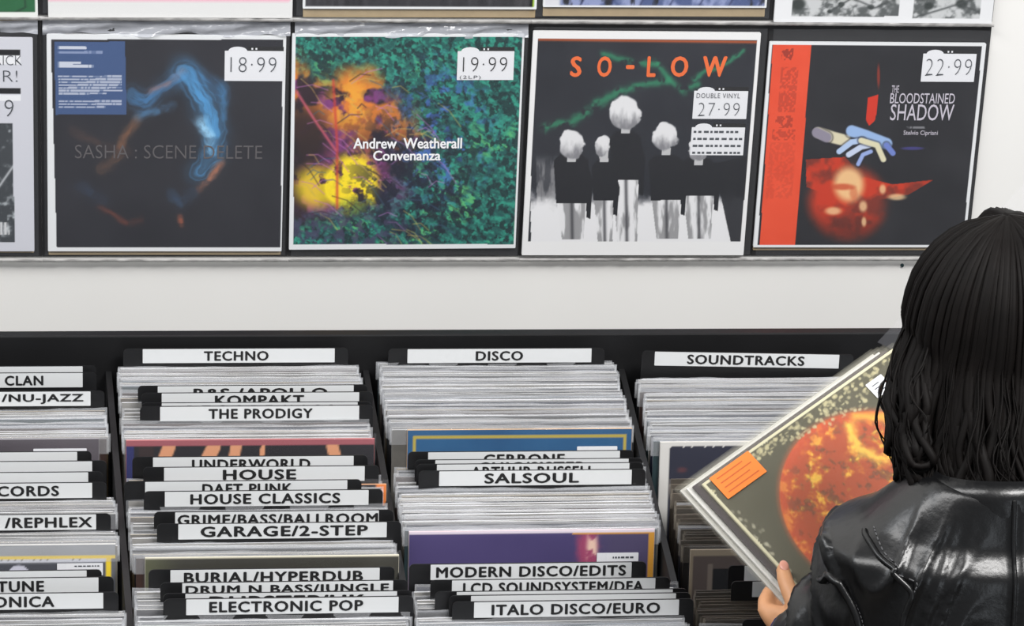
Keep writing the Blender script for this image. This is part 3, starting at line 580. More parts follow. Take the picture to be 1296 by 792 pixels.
D = [
 ('back divider of the left bin, its white strip almost hidden by the strip in front', 473, -146, 105),
 ('divider with a one-word white strip second from the back of the left bin', 481.5, -145, 105, 'CLAN', 6, 55),
 ('black divider lettered with a slash and NU-JAZZ in the left bin', 505, -140, 115, '/NU-JAZZ', 2, 106),
 ('blank bluish white divider strip below the mauve sleeve in the left bin', 582, -150, 98),
 ('divider strip half hidden just below the blank strip in the left bin', 594, -140, 117),
 ('divider strip thinly showing just behind the RECORDS divider in the left bin', 608, -140, 112),
 ('divider strip with ...CORDS cut off by the left frame edge', 621.5, -140, 117, 'RECORDS', -30, 75),
 ('divider with a white strip lettered after a slash, alone above the yellow-edged sleeve', 661.5, -135, 122, '/REPHLEX', 6, 117),
 ('divider strip thinly showing behind the two front dividers of the left bin', 733, -148, 110),
 ('divider with TUNE at the left frame edge, above the frontmost divider of the left bin', 742, -130, 125, 'TUNE', -4, 56),
 ('frontmost divider of the left bin, lettered ...ONICA', 761.5, -126, 131, 'ELECTRONICA', -92, 69),
 ('divider lettered TECHNO at the back of the second bin', 450, 181, 424, 'TECHNO', 258, 340),
 ('divider with a slash, rearmost of the first cluster under TECHNO', 497, 200, 448, 'R&S /APOLLO', 245, 415),
 ('divider with one long word, second of the first cluster under TECHNO', 506, 205, 455, 'KOMPAKT', 272, 385),
 ('divider almost hidden, third of the first cluster under TECHNO', 518.5, 205, 453, 'RECORDINGS', 236, 425),
 ('divider fully showing at the front of the first cluster under TECHNO', 523, 203, 455, 'THE PRODIGY', 264, 396),
 ('divider half hidden directly behind the HOUSE divider', 587, 194, 448, 'UNDERWORLD', 243, 393),
 ('divider lettered HOUSE alone', 600, 208, 462, 'HOUSE', 282, 375),
 ('divider half hidden directly behind the HOUSE CLASSICS divider', 618, 184, 440, 'DAFT PUNK', 256, 370),
 ('divider lettered HOUSE CLASSICS', 630.5, 209, 467, 'HOUSE CLASSICS', 241, 431),
 ('divider lettered GRIME/BASS/BALLROOM', 656.5, 222, 480, 'GRIME/BASS/BALLROOM', 225, 479),
 ('divider lettered GARAGE/2-STEP', 671.5, 226, 490, 'GARAGE/2-STEP', 254, 466),
 ('divider just below the dark olive sleeve in the second bin', 729.5, 216, 481, 'BURIAL/HYPERDUB', 233, 460),
 ('divider lettered DRUM N BASS/JUNGLE, half hidden', 746, 231, 498, 'DRUM N BASS/JUNGLE', 235, 493),
 ('divider almost hidden behind the ELECTRONIC POP divider', 759.5, 235, 503, 'DUBSTEP/UK', 265, 463),
 ('divider lettered ELECTRONIC POP', 766.5, 236, 505, 'ELECTRONIC POP', 265, 460),
 ('divider lettered DISCO at the back of the third bin', 450, 516, 749, 'DISCO', 602, 662),
 ('divider half hidden just below the blue sleeve', 580.5, 542, 785, 'CERRONE', 612, 715),
 ('divider thinly showing, second below the blue sleeve', 590.5, 551, 796, 'CHIC/SISTER', 605, 742),
 ('divider thinly showing directly behind the front divider under the blue sleeve', 596, 553, 797, 'ARTHUR RUSSELL', 596, 753),
 ('divider fully showing at the front of the cluster under the blue sleeve', 604.5, 556, 800, 'SALSOUL', 613, 733),
 ('divider lettered MODERN DISCO/EDITS', 722.5, 545, 800, 'MODERN DISCO/EDITS', 552, 793),
 ('divider directly in front of the MODERN DISCO/EDITS divider', 742.5, 572, 830, 'LCD SOUNDSYSTEM/DFA', 586, 815),
 ('divider almost hidden, second behind the ITALO DISCO/EURO divider', 757, 578, 852, None),
 ('divider almost hidden directly behind the ITALO DISCO/EURO divider', 762, 596, 856, None),
 ('divider lettered ITALO DISCO/EURO', 770, 600, 860, 'ITALO DISCO/EURO', 622, 836),
 ('divider lettered SOUNDTRACKS, hanging slightly askew at the back of the fourth bin', 455.5, 822, 1056, 'SOUNDTRACKS', 863, 1012, (-.018, .02), 0, 0.022),
 ('dark divider in the shaded pack, its strip tip showing beside the held records', 724, 942, 1190, None, None, None, (-.02, .01)),
 ('dark divider in the shaded pack, the one just above the hand', 744, 952, 1200, None, None, None, (-.026, .01)),
 ('dark divider in the shade left of the blue cuff', 792, 975, 1215, None, None, None, (-.034, .01))]
for d in D: divider(*d)
# ------------------------------------------------------------------ held records
A0 = on_y(870, 610, -1.0); B0 = on_y(1120, 433, -0.841)
eu = (B0 - A0) / np.linalg.norm(B0 - A0)                                    # along the top edge of the sleeve
nn = np.array([0.0255, -0.5840, 0.8114]); nn = nn - eu * (nn @ eu); nn /= np.linalg.norm(nn)   # towards the reader
ev = np.cross(nn, eu); ev = -ev if ev[2] > 0 else ev                        # down the sleeve
def held(i, a, b, off, plain, label, art=None, N=60):
    """sleeve whose top left corner sits a, b along the stack and off behind its front"""
    o0 = A0 + eu * a + ev * b + nn * off; S = 0.315
    c = o0 + eu * S / 2 + ev * S
    M = Matrix(((eu[0], -nn[0], -ev[0], c[0]), (eu[1], -nn[1], -ev[1], c[1]), (eu[2], -nn[2], -ev[2], c[2]), (0, 0, 0, 1)))
    r = root('vinyl_record', None, label, 'record', 'records held by the shopper', M=M)
    bm = bmesh.new(); box(bm, -S / 2, S / 2, 0, .0032, 0, S, bev=.0004); obj('card_sleeve', bm, mat('held_card_%d' % i, plain, .45), r)
    if art: print_mesh('cover_print', S - .0008, S - .0008, N, N, art, ((0, 0), (1, 0), (1, 1), (0, 1)), r, y=-.0004, z0=.0004)
    bm = bmesh.new(); n = 24
    rows = [[bm.verts.new((-S / 2 - .003 + (S + .006) * j / n, yy + .0004 * math.sin(j * .9 + i), zz)) for j in range(n + 1)] for yy, zz in ((.0044, -.002), (.0046, S + .006), (-.0012, S + .006), (-.0014, -.002))]
    for p, q in zip(rows, rows[1:]):
        for j in range(n): bm.faces.new((p[j], p[j + 1], q[j + 1], q[j]))
    for sx in (0, n): bm.faces.new((rows[0][sx], rows[1][sx], rows[2][sx], rows[3][sx]))
    obj('plastic_cover', bm, mat_clear('held_plastic', .06, (226, 222, 204), .15, bump=.2, bscale=25), r, True)
    return r, S
def art_fire(X, Y):
    c = flat(X, (74, 71, 55)) + (fbm(X * 200, Y * 200, 50, 3)[..., None] - .5) * 12
    R_ = np.hypot(X - .50, Y - .46); D = 1 - sm(.385, .392, R_); n = fbm(X * 300, Y * 300, 18, 9); f = fbm(X * 300, Y * 300, 4.5, 19, 3)
    s = mix(flat(X, (172, 68, 28)), (206, 118, 32), sm(.46, .70, n + (f - .5) * .6)); s = mix(s, (88, 52, 32), sm(.55, .72, fbm(X * 300, Y * 300, 16, 29) + (f - .5) * .7) * .6)
    s = mix(s, (244, 196, 62), sm(.62, .78, n + (f - .5) * .5) * .8); s = mix(s, (206, 74, 36), sm(.3, .39, R_) * .6)
    d, _ = line_d(X + (n - .5) * .06, Y + (f - .5) * .04, [(.62, .15), (.57, .24), (.62, .32), (.70, .36)]); s = mix(s, (246, 206, 76), np.exp(-(d / .022) ** 2) * .85)
    d, _ = line_d(X + (n - .5) * .05, Y, [(.66, .13), (.76, .20), (.80, .30)]); s = mix(s, (244, 196, 66), np.exp(-(d / .02) ** 2) * .7)
    c = mix(c, (170, 84, 50), np.exp(-((R_ - .39) / .012) ** 2) * .6); c = c * (1 - D)[..., None] + s * D[..., None]
    rs = np.random.RandomState(8)                                        # pale worn specks along the top and left edges
    for k in range(230):
        x = rs.beta(1.6, 1.1) * .98; y = .02 + rs.rand() ** 1.5 * (.03 + .10 * sm(.2, .9, np.array(x)))
        c = mix(c, (186, 178, 138), ell(X, Y, x, y, rs.uniform(.004, .011), rs.uniform(.003, .009), .3) * rs.uniform(.4, .9))
    for k in range(60):
        c = mix(c, (176, 172, 150), ell(X, Y, .012 + rs.rand() ** 2 * .05, rs.uniform(.15, .98), .006, .008, .4) * rs.uniform(.3, .8))
    return mix(c, (206, 200, 168), ((X < .012) | (Y < .012)).astype(float))
h3, S = held(3, -.006, -.002, -.0172, (188, 186, 180), 'rearmost record in clear plastic in the stack held by the shopper')
held(2, -.001, .002, -.0118, (214, 212, 208), 'white-edged record third from the front of the stack held by the shopper')
held(1, .004, .006, -.0063, (58, 50, 56), 'dark-edged record just behind the fiery one in the stack held by the shopper', lambda X, Y: flat(X, (60, 52, 58)), 8)
hr, S = held(0, .012, .012, 0.0, (206, 200, 168), 'olive record sleeve with a big orange fiery disc, front of the held stack', art_fire, 250)
bm = bmesh.new(); o3 = A0 - eu * .004 - nn * .015; pts = [on_plane(px, py, o3, nn) for px, py in ((1114, 432), (1310, 219), (1345, 420), (1190, 470))]   # open flap of the clear sleeve
loc3 = []
for p in pts:
    q = p - (o3 + eu * .1575 + ev * .315); loc3.append(Vector((q @ eu, -(q @ nn), -(q @ ev))))
fv = [bm.verts.new(v) for v in loc3] + [bm.verts.new(v + Vector((0, .0006, 0))) for v in loc3]
bm.faces.new(fv[:4]); bm.faces.new(fv[7:3:-1])
for k in range(4): bm.faces.new((fv[k], fv[(k + 1) % 4], fv[4 + (k + 1) % 4], fv[4 + k]))
obj('plastic_flap', bm, mat_clear('clear_flap', .03, (205, 206, 214), .2), h3)
bm = bmesh.new(); plate(bm, .062, .034, .0003, .001, seg=2); st = obj('orange_sticker', bm, mat('orange_sticker', (240, 126, 42), .45), hr); st.location = (-.1155, -.0024, .281); st['label'] = 'bright orange sticker'
bm = bmesh.new()
for k in range(4): box(bm, -.024, .024 - .008 * (k % 2), -.0003, -.0001, .006 + k * .007, .0075 + k * .007)
obj('small_print', bm, mat('sticker_print', (196, 92, 30), .5), st)
bm = bmesh.new(); plate(bm, .026, .022, .0003, .001, seg=2); st = obj('price_sticker', bm, M_sticker, hr); st.location = (.104, -.0024, .275)
bm = bmesh.new()
for k in range(3): box(bm, -.008, .009 - .003 * k, -.0003, -.0001, .005 + k * .005, .0062 + k * .005)
obj('small_print', bm, M_pen, st)
# ------------------------------------------------------------------ the shopper
def P(px, py, y): return Vector(on_y(px, py, y))
def PL(px, py, off): return Vector(on_plane(px, py, A0, nn, off))
def tube(bm, pts, rad, seg=12, scale=None):
    """closed tapered tube with rounded ends through pts"""
    pts = [Vector(p) for p in pts]; n = len(pts); rings = []; up0 = Vector((.31, .2, .93))
    ext = []
    d0 = (pts[0] - pts[1]).normalized(); d1 = (pts[-1] - pts[-2]).normalized()
    for t in (1.0, .75, .4): ext.append((pts[0] + d0 * rad[0] * t, rad[0] * math.sqrt(max(0, 1 - t * t)) + 1e-5))
    for p, r in zip(pts, rad): ext.append((p, r))
    for t in (.4, .75, 1.0): ext.append((pts[-1] + d1 * rad[-1] * t, rad[-1] * math.sqrt(max(0, 1 - t * t)) + 1e-5))
    m = len(ext); last = None
    for i, (p, r) in enumerate(ext):
        d = (ext[min(i + 1, m - 1)][0] - ext[max(i - 1, 0)][0]).normalized()
        if last is None: a = d.cross(up0).normalized()
        else: a = (last - d * last.dot(d)).normalized()
        last = a; b = d.cross(a)
        rings.append([bm.verts.new(p + (a * math.cos(2 * math.pi * k / seg) + b * math.sin(2 * math.pi * k / seg)) * r) for k in range(seg)])
    for u, v in zip(rings, rings[1:]):
        for k in range(seg): bm.faces.new((u[k], u[(k + 1) % seg], v[(k + 1) % seg], v[k]))
    bm.faces.new(rings[0][::-1]); bm.faces.new(rings[-1])
def smooth_path(pts, rad, n=4):
    pts = [Vector(p) for p in pts]; P_, R_ = [], []
    for i in range(len(pts) - 1):
        p0, p1, p2, p3 = pts[max(i - 1, 0)], pts[i], pts[i + 1], pts[min(i + 2, len(pts) - 1)]
        for k in range(n):
            t = k / n; P_.append(.5 * ((2 * p1) + (p2 - p0) * t + (2 * p0 - 5 * p1 + 4 * p2 - p3) * t * t + (3 * p1 - p0 - 3 * p2 + p3) * t ** 3)); R_.append(rad[i] + (rad[i + 1] - rad[i]) * t)
    P_.append(pts[-1]); R_.append(rad[-1]); return P_, R_
def stube(bm, pts, rad, seg=12, n=4): p, r = smooth_path(pts, rad, n); tube(bm, p, r, seg)
def loft(bm, secs, seg=40, pw=2.3):
    """closed loft: (centre, half width x, half depth y)"""
    rings = []
    for c, a, b in secs:
        ring = []
        for k in range(seg):
            t = 2 * math.pi * k / seg; ct, st_ = math.cos(t), math.sin(t)
            ring.append(bm.verts.new((c[0] + a * math.copysign(abs(ct) ** (2 / pw), ct), c[1] + b * math.copysign(abs(st_) ** (2 / pw), st_), c[2])))
        rings.append(ring)
    for u, v in zip(rings, rings[1:]):
        for k in range(seg): bm.faces.new((u[k], u[(k + 1) % seg], v[(k + 1) % seg], v[k]))
    bm.faces.new(rings[0][::-1]); bm.faces.new(rings[-1])
def ball(bm, c, rx, ry, rz, rot=None):
    M = Matrix.Translation(c) @ (rot.to_4x4() if rot else Matrix.Identity(4)) @ Matrix.Diagonal((rx, ry, rz, 1)); bmesh.ops.create_uvsphere(bm, u_segments=28, v_segments=18, radius=1, matrix=M)
def remesh(bm, voxel, smooth_it=6):
    """fuse the shapes into one continuous surface"""
    bmesh.ops.recalc_face_normals(bm, faces=bm.faces[:])
    me = bpy.data.meshes.new('fused'); bm.to_mesh(me); bm.free(); o = bpy.data.objects.new('fused', me); COL.objects.link(o)
    md = o.modifiers.new('r', 'REMESH'); md.mode = 'VOXEL'; md.voxel_size = voxel
    ms = o.modifiers.new('s', 'SMOOTH'); ms.factor = .5; ms.iterations = smooth_it
    dg = bpy.context.evaluated_depsgraph_get(); me2 = bpy.data.meshes.new_from_object(o.evaluated_get(dg)); bpy.data.objects.remove(o)
    for p in me2.polygons: p.use_smooth = True
    return me2
YT = -1.40
SPX = P(1285, 640, -1.44)[0]
C7 = Vector((SPX + .005, -1.405, P(1285, 600, -1.41)[2]))
shL = Vector((P(1095, 668, -1.37)[0] + .045, -1.365, C7.z - .090)); shR = Vector((2 * SPX - shL.x, -1.37, shL.z))
elL = shL + Vector((-.090, .03, -.225)); elR = shR + Vector((.085, .04, -.235))
HD = P(1247, 456, -1.264)                                             # head centre
hz = C7.z
# hand in plane coordinates: a along the top edge, b down the sleeve, off towards the reader
def ab(px, py, off): q = np.array(PL(px, py, off)) - A0; return (q @ eu, q @ ev, off)
HAND = dict(
 wrist=ab(1004, 804, -.006), palm=[(ab(998, 784, -.010), .0125), (ab(1006, 800, -.010), .0135), (ab(1000, 792, .004), .012)],
 fingers=[
  [ab(998, 795, -.008), ab(968, 771, -.018), ab(980, 742, -.029), ab(1012, 724, -.030), ab(1030, 722, -.027)],
  [ab(1001, 797, -.010), ab(976, 784, -.020), ab(994, 758, -.031), ab(1026, 742, -.031), ab(1044, 742, -.027)],
  [ab(1005, 800, -.010), ab(985, 796, -.020), ab(1006, 774, -.031), ab(1034, 760, -.030), ab(1050, 760, -.027)],
  [ab(1009, 804, -.010), ab(995, 808, -.019), ab(1016, 792, -.029), ab(1036, 780, -.028), ab(1048, 779, -.026)]],
 thumb=[ab(1010, 798, .000), ab(1010, 783, .009), ab(1006, 764, .0135), ab(995, 738, .0125), ab(991, 720, .0105)])
def W_(q, mirror=False, db=0.0):
    a, b, off = q; a = (.315 + .004) - a if mirror else a; return Vector(A0 + eu * a + ev * (b + db) + nn * off)
def build_hand(bm, mirror=False, db=0.0):
    g = lambda q: W_(q, mirror, db)
    for c, r in HAND['palm']: tube(bm, [g(HAND['wrist']), g(c)], [.017, r + .004])
    fr = [(.011, .0095, .0088, .0076, .0066), (.011, .0098, .009, .0078, .0068), (.011, .0092, .0085, .0074, .0064), (.011, .0082, .0075, .0066, .0056)]
    for f, r in zip(HAND['fingers'], fr): stube(bm, [g(x) for x in f], r, 10, 3)
    for p, q in zip(HAND['fingers'], HAND['fingers'][1:]): tube(bm, [g(p[0]), (g(p[1]) + g(q[1])) / 2], [.012, .0095])
    stube(bm, [g(x) for x in HAND['thumb']], [.0135, .0130, .0108, .0098, .0084], 12, 4)
    tube(bm, [g(HAND['thumb'][1]), g(HAND['fingers'][0][1])], [.0115, .0085])
wrL, wrR = W_(HAND['wrist']), W_(HAND['wrist'], True, -.05)
hip = Vector((SPX + .02, -1.40, .86))
bm = bmesh.new()                                                     # body: head, neck, torso, arms, hands and legs as one surface
Rh = Matrix.Rotation(math.radians(24), 3, 'X') @ Matrix.Rotation(math.radians(22), 3, 'Z'); Rh = Matrix.Rotation(math.radians(52), 3, 'Z') @ Matrix.Rotation(math.radians(-34), 3, 'X')
def hp(x, y, z): return HD + Rh @ Vector((x, y, z))                  # head frame: +y is the face
ball(bm, hp(0, -.012, .018), .073, .088, .092, Rh); ball(bm, hp(0, .02, -.045), .058, .07, .075, Rh); ball(bm, hp(0, .058, -.088), .03, .028, .024, Rh)
tube(bm, [hp(0, .086, .005), hp(0, .106, -.028)], [.008, .012]); ball(bm, hp(0, .084, -.058), .022, .012, .007, Rh); ball(bm, hp(0, .084, -.067), .019, .011, .006, Rh)
for sx in (-1, 1):
    ball(bm, hp(.031 * sx, .074, .004), .015, .012, .010, Rh); ball(bm, hp(.076 * sx, -.004, -.015), .008, .019, .030, Rh); ball(bm, hp(.036 * sx, .055, -.035), .02, .02, .02, Rh)
tube(bm, [hp(0, -.035, -.06), C7 + Vector((0, .04, -.03))], [.052, .058])
loft(bm, [((hip.x, hip.y, hip.z - .06), .16, .105), ((hip.x, hip.y, hip.z + .02), .165, .11), ((hip.x, hip.y + .005, 1.02), .132, .092), ((SPX, -1.385, 1.16), .150, .1), ((SPX, -1.365, shL.z - .02), .165, .098), ((SPX, -1.37, shL.z + .02), .10, .07)])
for s, e, wv in ((shL, elL, wrL), (shR, elR, wrR)):
    stube(bm, [Vector((SPX, -1.375, s.z)), s + Vector((0, 0, -.022)), (s + e) / 2, e], [.040, .044, .044, .037]); stube(bm, [e, (e + wv) / 2 + Vector((0, 0, -.004)), wv], [.037, .033, .021])
build_hand(bm); build_hand(bm, True, -.05)
for sx in (-1, 1):
    h = hip + Vector((.085 * sx, 0, -.03)); k = Vector((hip.x + .09 * sx, -1.385, .46)); f = Vector((hip.x + .095 * sx, -1.41, .075))
    stube(bm, [h, (h + k) / 2, k, k * .62 + f * .38 + Vector((0, -.015, 0)), f], [.085, .072, .052, .05, .034]); tube(bm, [f + Vector((0, -.02, -.04)), f + Vector((.012 * sx, .15, -.05))], [.032, .026])
body_me = remesh(bm, .0034, 5)
M_skin = mat('skin', (206, 150, 108), .5, noise=.06, nscale=60)
person = link('person', body_me, M_skin); tag(person, 'person with long dark wavy hair in a black leather jacket, seen from behind holding records', 'person')
def pchild(name, me_or_bm, m, smooth=True):
    if isinstance(me_or_bm, bpy.types.Mesh): return link(name, me_or_bm, m, person)
    return obj(name, me_or_bm, m, person, smooth)
# thumbnails
for mir, db in ((False, 0), (True, -.05)):
    t0, t1 = W_(HAND['thumb'][3], mir, db), W_(HAND['thumb'][4], mir, db); d = (t1 - t0).normalized(); n_ = Vector(nn); n_ = (n_ - d * n_.dot(d)).normalized(); x_ = d.cross(n_)
    c = t1 + n_ * .0070; R3 = Matrix((x_, d, n_)).transposed(); bm = bmesh.new(); ball(bm, c, .0055, .0075, .0022, R3); pchild('thumbnail', bm, mat('nail', (214, 150, 130), .3))
# ---- leather jacket
bm = bmesh.new()
loft(bm, [((hip.x, hip.y, .80), .185, .135), ((hip.x, hip.y, .92), .182, .130), ((SPX + .01, -1.39, 1.06), .170, .122), ((SPX, -1.375, 1.19), .178, .122), ((SPX, -1.365, shL.z), .186, .112), ((SPX, -1.368, shL.z + .022), .14, .088), ((SPX, -1.375, C7.z - .012), .078, .066)], 48)
for s, e, wv in ((shL, elL, wrL), (shR, elR, wrR)):
    inn = Vector((SPX + (s.x - SPX) * .45, -1.378, C7.z - .066))
    stube(bm, [inn, s + Vector((0, 0, -.022)), (s + e) / 2, e], [.048, .056, .064, .060], 20); d = (wv - e); stube(bm, [e, e + d * .4 + Vector((0, 0, -.008)), e + d * .76], [.060, .054, .042], 20)
jk = remesh(bm, .0042, 26)
me = jk; co = np.empty(len(me.vertices) * 3); me.vertices.foreach_get('co', co); co = co.reshape(-1, 3); no = np.empty_like(co); me.vertex_normals.foreach_get('vector', no.ravel()) if hasattr(me, 'vertex_normals') else None
no = np.array([v.normal for v in me.vertices])
def seg_param(p, a, b):
    a, b = np.array(a), np.array(b); d = b - a; t = ((p - a) @ d) / (d @ d); return t, np.linalg.norm(p - a - np.clip(t, 0, 1)[:, None] * d, axis=1)
tu, du = seg_param(co, shL, elL); tr_, dr_ = seg_param(co, shR, elR)
x = co[:, 0] - SPX; z = co[:, 2]; y = co[:, 1]
n1 = np.array([mnoise.noise((p[0] * 9, p[1] * 6, p[2] * 4)) for p in co]); n2 = np.array([mnoise.noise((p[0] * 22 + 5, p[1] * 12, p[2] * 9)) for p in co])
back = np.clip((-no[:, 1]), 0, 1)
# drapes that fall from the shoulders down the back, and rings of creases on the sleeves
dr = np.sin((np.abs(x) * 78 + (z - shL.z) * 26 * np.sign(x) * -1 + n1 * 5.0)); fall = np.clip((C7.z - .02 - z) / .04, 0, 1)
rg = 1 - np.abs(np.sin(np.abs(x) * 62 + (z - shL.z) * 14 + n1 * 7 + z * 12)); rg2 = 1 - np.abs(np.sin(np.abs(x) * 105 + (z - shL.z) * 22 + n1 * 8 + n2 * 2 + 1))
disp = back * fall * np.clip((np.abs(x) - .02) / .06, 0, 1) * (.0016 * dr + .010 * rg ** 2.2 * np.clip(.65 + n1 * 1.6, 0, 1) + .007 * rg2 ** 2.2 * np.clip(.5 - n1 * 1.6, 0, 1)) + .0035 * n1 + .0014 * n2
arm = (du < .085) & (tu > .12) & (x < -.13) | (dr_ < .085) & (tr_ > .12) & (x > .13)
tt = np.where(x < 0, tu, tr_)
disp += arm * (.003 * np.sin(tt * 20 + n1 * 7 + co[:, 1] * 30) + .006 * (1 - np.abs(np.sin(tt * 7 + co[:, 1] * 38 + n1 * 4))) ** 3)
d_y = np.exp(-(x / .0045) ** 2) * (no[:, 1] < -.3) * .0028; disp += d_y                               # centre back seam
co2 = co + no * disp[:, None]; me.vertices.foreach_set('co', co2.ravel()); me.update()
M_leather = mat('black_leather', (9, 9, 10), .30, spec=.5, noise=.2, nscale=40, bump=.12, bscale=110)
jacket = pchild('leather_jacket', jk, M_leather)
bmj = bmesh.new(); bmj.from_mesh(jk); bvh = BVHTree.FromBMesh(bmj)
def seam(name, pts, r, m, n=14, dash=0):
    """raised seam that follows the jacket's surface"""
    out = []; pts, _ = smooth_path(pts, [1] * len(pts), n)
    for p in pts: q, nr, _, _ = bvh.find_nearest(p); out.append(q + nr * r * .35)
    for _ in range(6): out = [out[0]] + [(out[i - 1] + out[i] * 2 + out[i + 1]) / 4 for i in range(1, len(out) - 1)] + [out[-1]]
    bm = bmesh.new()
    if dash:
        for i in range(0, len(out) - 1, 2): tube(bm, [out[i], out[i].lerp(out[i + 1], .8)], [r, r], 6)
    else: tube(bm, out, [r] * len(out), 8)
    return obj(name, bm, m, jacket, True)
M_thread = mat('grey_thread', (70, 70, 72), .5)
yb_ = -1.50
seam('seam', [P(1082, 646, -1.40), P(1108, 690, -1.46), P(1128, 730, yb_), P(1142, 775, yb_), P(1150, 830, yb_)], .0034, M_leather)
seam('stitching', [P(1092, 648, -1.40), P(1118, 692, -1.46), P(1138, 732, yb_), P(1152, 777, yb_), P(1160, 830, yb_)], .0009, M_thread, 16, 1)
seam('seam', [P(1285, 612, yb_), P(1284, 680, yb_), P(1282, 740, yb_), P(1280, 830, yb_)], .0026, M_leather)
seam('stitching', [P(1291, 616, yb_), P(1290, 680, yb_), P(1288, 740, yb_), P(1286, 830, yb_)], .0008, M_thread, 16, 1)
seam('seam', [P(1014, 730, -1.38), P(1034, 758, -1.44), P(1062, 790, -1.46), P(1085, 830, -1.46)], .0045, M_leather)
seam('stitching', [P(1024, 734, -1.38), P(1042, 757, -1.44), P(1070, 789, -1.46), P(1092, 828, -1.46)], .0008, M_thread, 16, 1)
for sd in (1,):
    seam('seam', [Vector((2 * SPX - p.x, p.y, p.z)) for p in (P(1082, 646, -1.40), P(1108, 690, -1.46), P(1128, 730, yb_), P(1142, 775, yb_))], .0034, M_leather)
bm = bmesh.new(); n = 30                                             # fold-down collar
rows = []
for r_, dz in ((.064, -.012), (.066, .010), (.069, .013), (.077, -.008), (.080, -.024)):
    rows.append([bm.verts.new((SPX + r_ * math.sin(t) * 1.08, -1.375 - r_ * math.cos(t) * .9, C7.z - .008 + dz - .012 * abs(math.sin(t)) ** 2)) for t in [math.radians(-125 + 250 * k / n) for k in range(n + 1)]])
for u, v in zip(rows, rows[1:]):
    for k in range(n): bm.faces.new((u[k], u[k + 1], v[k + 1], v[k]))
obj('collar', bm, M_leather, jacket, True)
# blue cuffs
for e, wv in ((elL, wrL), (elR, wrR)):
    d = (wv - e); bm = bmesh.new(); tube(bm, [e + d * .62, e + d * 1.04], [.031, .0275], 20); pchild('shirt_cuff', bm, mat('blue_knit', (24, 30, 92), .85, bump=.3, bscale=300))
# trousers and shoes (below the frame)
bm = bmesh.new(); loft(bm, [((hip.x, hip.y, hip.z - .08), .172, .118), ((hip.x, hip.y, hip.z), .176, .12), ((hip.x, hip.y, .95), .16, .108)])
for sx in (-1, 1):
    h = hip + Vector((.087 * sx, 0, -.04)); k = Vector((hip.x + .09 * sx, -1.385, .46)); f = Vector((hip.x + .095 * sx, -1.41, .09)); stube(bm, [h, (h + k) / 2, k, f], [.095, .085, .066, .056])
pchild('trousers', remesh(bm, .008, 4), mat('dark_denim', (30, 32, 40), .85))
for sx in (-1, 1):
    bm = bmesh.new(); f = Vector((hip.x + .095 * sx, -1.41, 0)); tube(bm, [f + Vector((0, -.03, .042)), f + Vector((0, .05, .044)), f + Vector((.012 * sx, .16, .036))], [.041, .042, .034], 18); tube(bm, [f + Vector((0, -.01, .05)), f + Vector((0, -.005, .12))], [.045, .047], 18); pchild('boot', bm, mat('boot_leather', (18, 17, 17), .4))
# ---- hair
M_hair = mat('dark_hair', (12, 9, 8), .62, spec=.12, noise=.3, nscale=40)
HC = P(1260, 402, -1.262); HR = random.Random(21)
ends_z = C7.z - .022
def lock(az, lift, zend, out, wav, ph):
    """path of a lock: az 0 = towards the back, turning to the wearer's left with +"""
    dx, dy = -math.sin(az), -math.cos(az)
    pts = []; ex_ = .008 if math.radians(50) < az < math.radians(125) or az < math.radians(-200) else 0
    for k in range(5):                                               # over the skull
        a = math.radians(3 + 87 * k / 4); pts.append(HC + Vector((dx * (.083 + lift + ex_) * math.sin(a), dy * (.104 + lift) * math.sin(a), (.112 + lift * .6) * math.cos(a))))
    n = 9; z0 = pts[-1].z
    for k in range(1, n + 1):
        t = k / n; full = math.sin(min(t, .8) / .8 * math.pi * .5) - .55 * max(0, t - .78) / .22; bul = .083 + lift + out * full; bu2 = .100 + lift + out * (.9 if dy < 0 else .5) * full; bul += ((.016 * t ** 2 + .002) if math.radians(50) < az < math.radians(125) else 0)
        wv_ = wav * t ** 1.4 * math.sin(t * 10 + ph); w2 = .5 * wav * t ** 2 * math.cos(t * 8 + ph * 1.7)
        px = -dy * wv_; py = dx * wv_
        pts.append(Vector((HC.x + dx * (bul + w2) + px, HC.y + dy * (bu2 + w2) + py - .062 * t ** 1.6 * (1 if dy < .3 else .4), z0 + (zend - z0) * t)))
    if HR.random() < .75:                                            # the tips curl under
        e = pts[-1]; sd = HR.choice((-1, 1)) * HR.uniform(.2, 1); q = HR.uniform(.008, .015)
        pts += [e + Vector((-dy * sd * q * .7 - dx * q * .2, dx * sd * q * .7 - dy * q * .2, -q * .7)), e + Vector((-dy * sd * q * 1.5 - dx * q, dx * sd * q * 1.5 - dy * q, -q * .5)), e + Vector((-dy * sd * q * 1.6 - dx * q * 1.4, dx * sd * q * 1.6 - dy * q * 1.4, q * .2))]
    return pts
bm = bmesh.new()
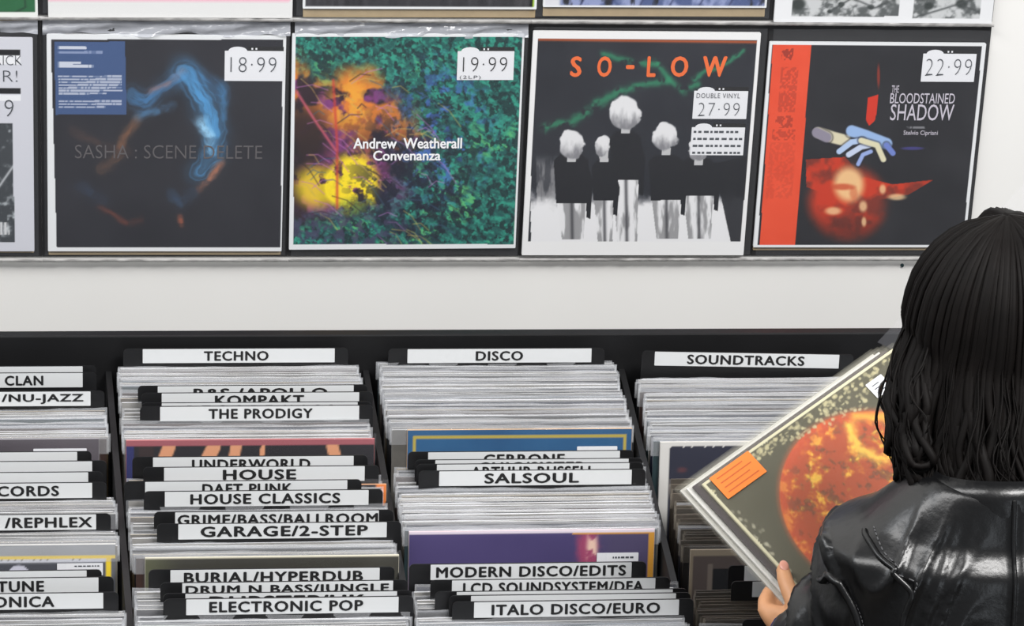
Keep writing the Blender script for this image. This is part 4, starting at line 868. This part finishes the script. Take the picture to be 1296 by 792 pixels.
# underlying mass
rings = []; nz = 22; ns = 48
for j in range(nz + 1):
    ring = []
    for k in range(ns):
        az = math.radians(-40 - 146) + math.radians(292) * k / (ns - 1)
        pth = lock(az, -.004, ends_z + .004, .008, 0, 0)[:14]
        t = j / nz * (len(pth) - 1); i = min(int(t), len(pth) - 2); ring.append(bm.verts.new(pth[i].lerp(pth[i + 1], t - i) + Vector((0, 0, .002 * math.sin(k * 1.9)))))
    rings.append(ring)
for u, v in zip(rings, rings[1:]):
    for k in range(ns - 1): bm.faces.new((u[k], u[k + 1], v[k + 1], v[k]))
tip = bm.verts.new(HC + Vector((0, 0, .109)))
for k in range(ns - 1): bm.faces.new((tip, rings[0][k + 1], rings[0][k]))
def strand(bm, pts, r0, seg=6):
    p, r = smooth_path(pts, [r0 * (.55 + .6 * math.sin(math.pi * min(.95, .1 + .8 * i / len(pts)))) for i in range(len(pts))], 2)
    r[-1] = r0 * .25; r[-2] = r0 * .45; tube(bm, p, r, seg)
def hem(az):
    d = abs(math.degrees(az)); return (-.044 if d < 60 else 0) + (.010 if math.degrees(az) > 60 else 0)
for i in range(560):
    az = math.radians(HR.uniform(-148, 148) - 40)
    ze = ends_z + HR.uniform(-.02, .03) + hem(az)
    strand(bm, lock(az, HR.uniform(-.004, .006), ze, HR.uniform(.004, .022), HR.uniform(.007, .019), HR.uniform(0, 6.28)), HR.uniform(.0025, .0062))
for i in range(260):                                                 # fine stray hairs
    az = math.radians(HR.uniform(-140, 140) - 40); strand(bm, lock(az, HR.uniform(.002, .009), ends_z + HR.uniform(-.035, .06) + hem(az), HR.uniform(.008, .024), HR.uniform(.006, .02), HR.uniform(0, 6.28)), HR.uniform(.0006, .0013), 4)
pchild('hair', bm, M_hair)
# ---- round glasses
bm = bmesh.new(); M_rim = mat('black_rim', (14, 14, 15), .3)
def torus(bm, c, R, r, seg=28):
    ring = [c + Rh @ Vector((R * math.cos(t), .004 * math.cos(t) ** 2 * 0, R * .9 * math.sin(t))) for t in [2 * math.pi * k / seg for k in range(seg + 1)]]; tube(bm, ring, [r] * len(ring), 8)
for sx in (-1, 1):
    torus(bm, hp(.034 * sx, .106, .0), .025, .0016); tube(bm, [hp(.059 * sx, .104, .008), hp(.082 * sx, .06, .01), hp(.083 * sx, -.01, .004)], [.0016] * 3, 8)
tube(bm, [hp(-.009, .106, .004), hp(0, .110, .007), hp(.009, .106, .004)], [.0014] * 3, 8)
pchild('glasses', bm, M_rim)
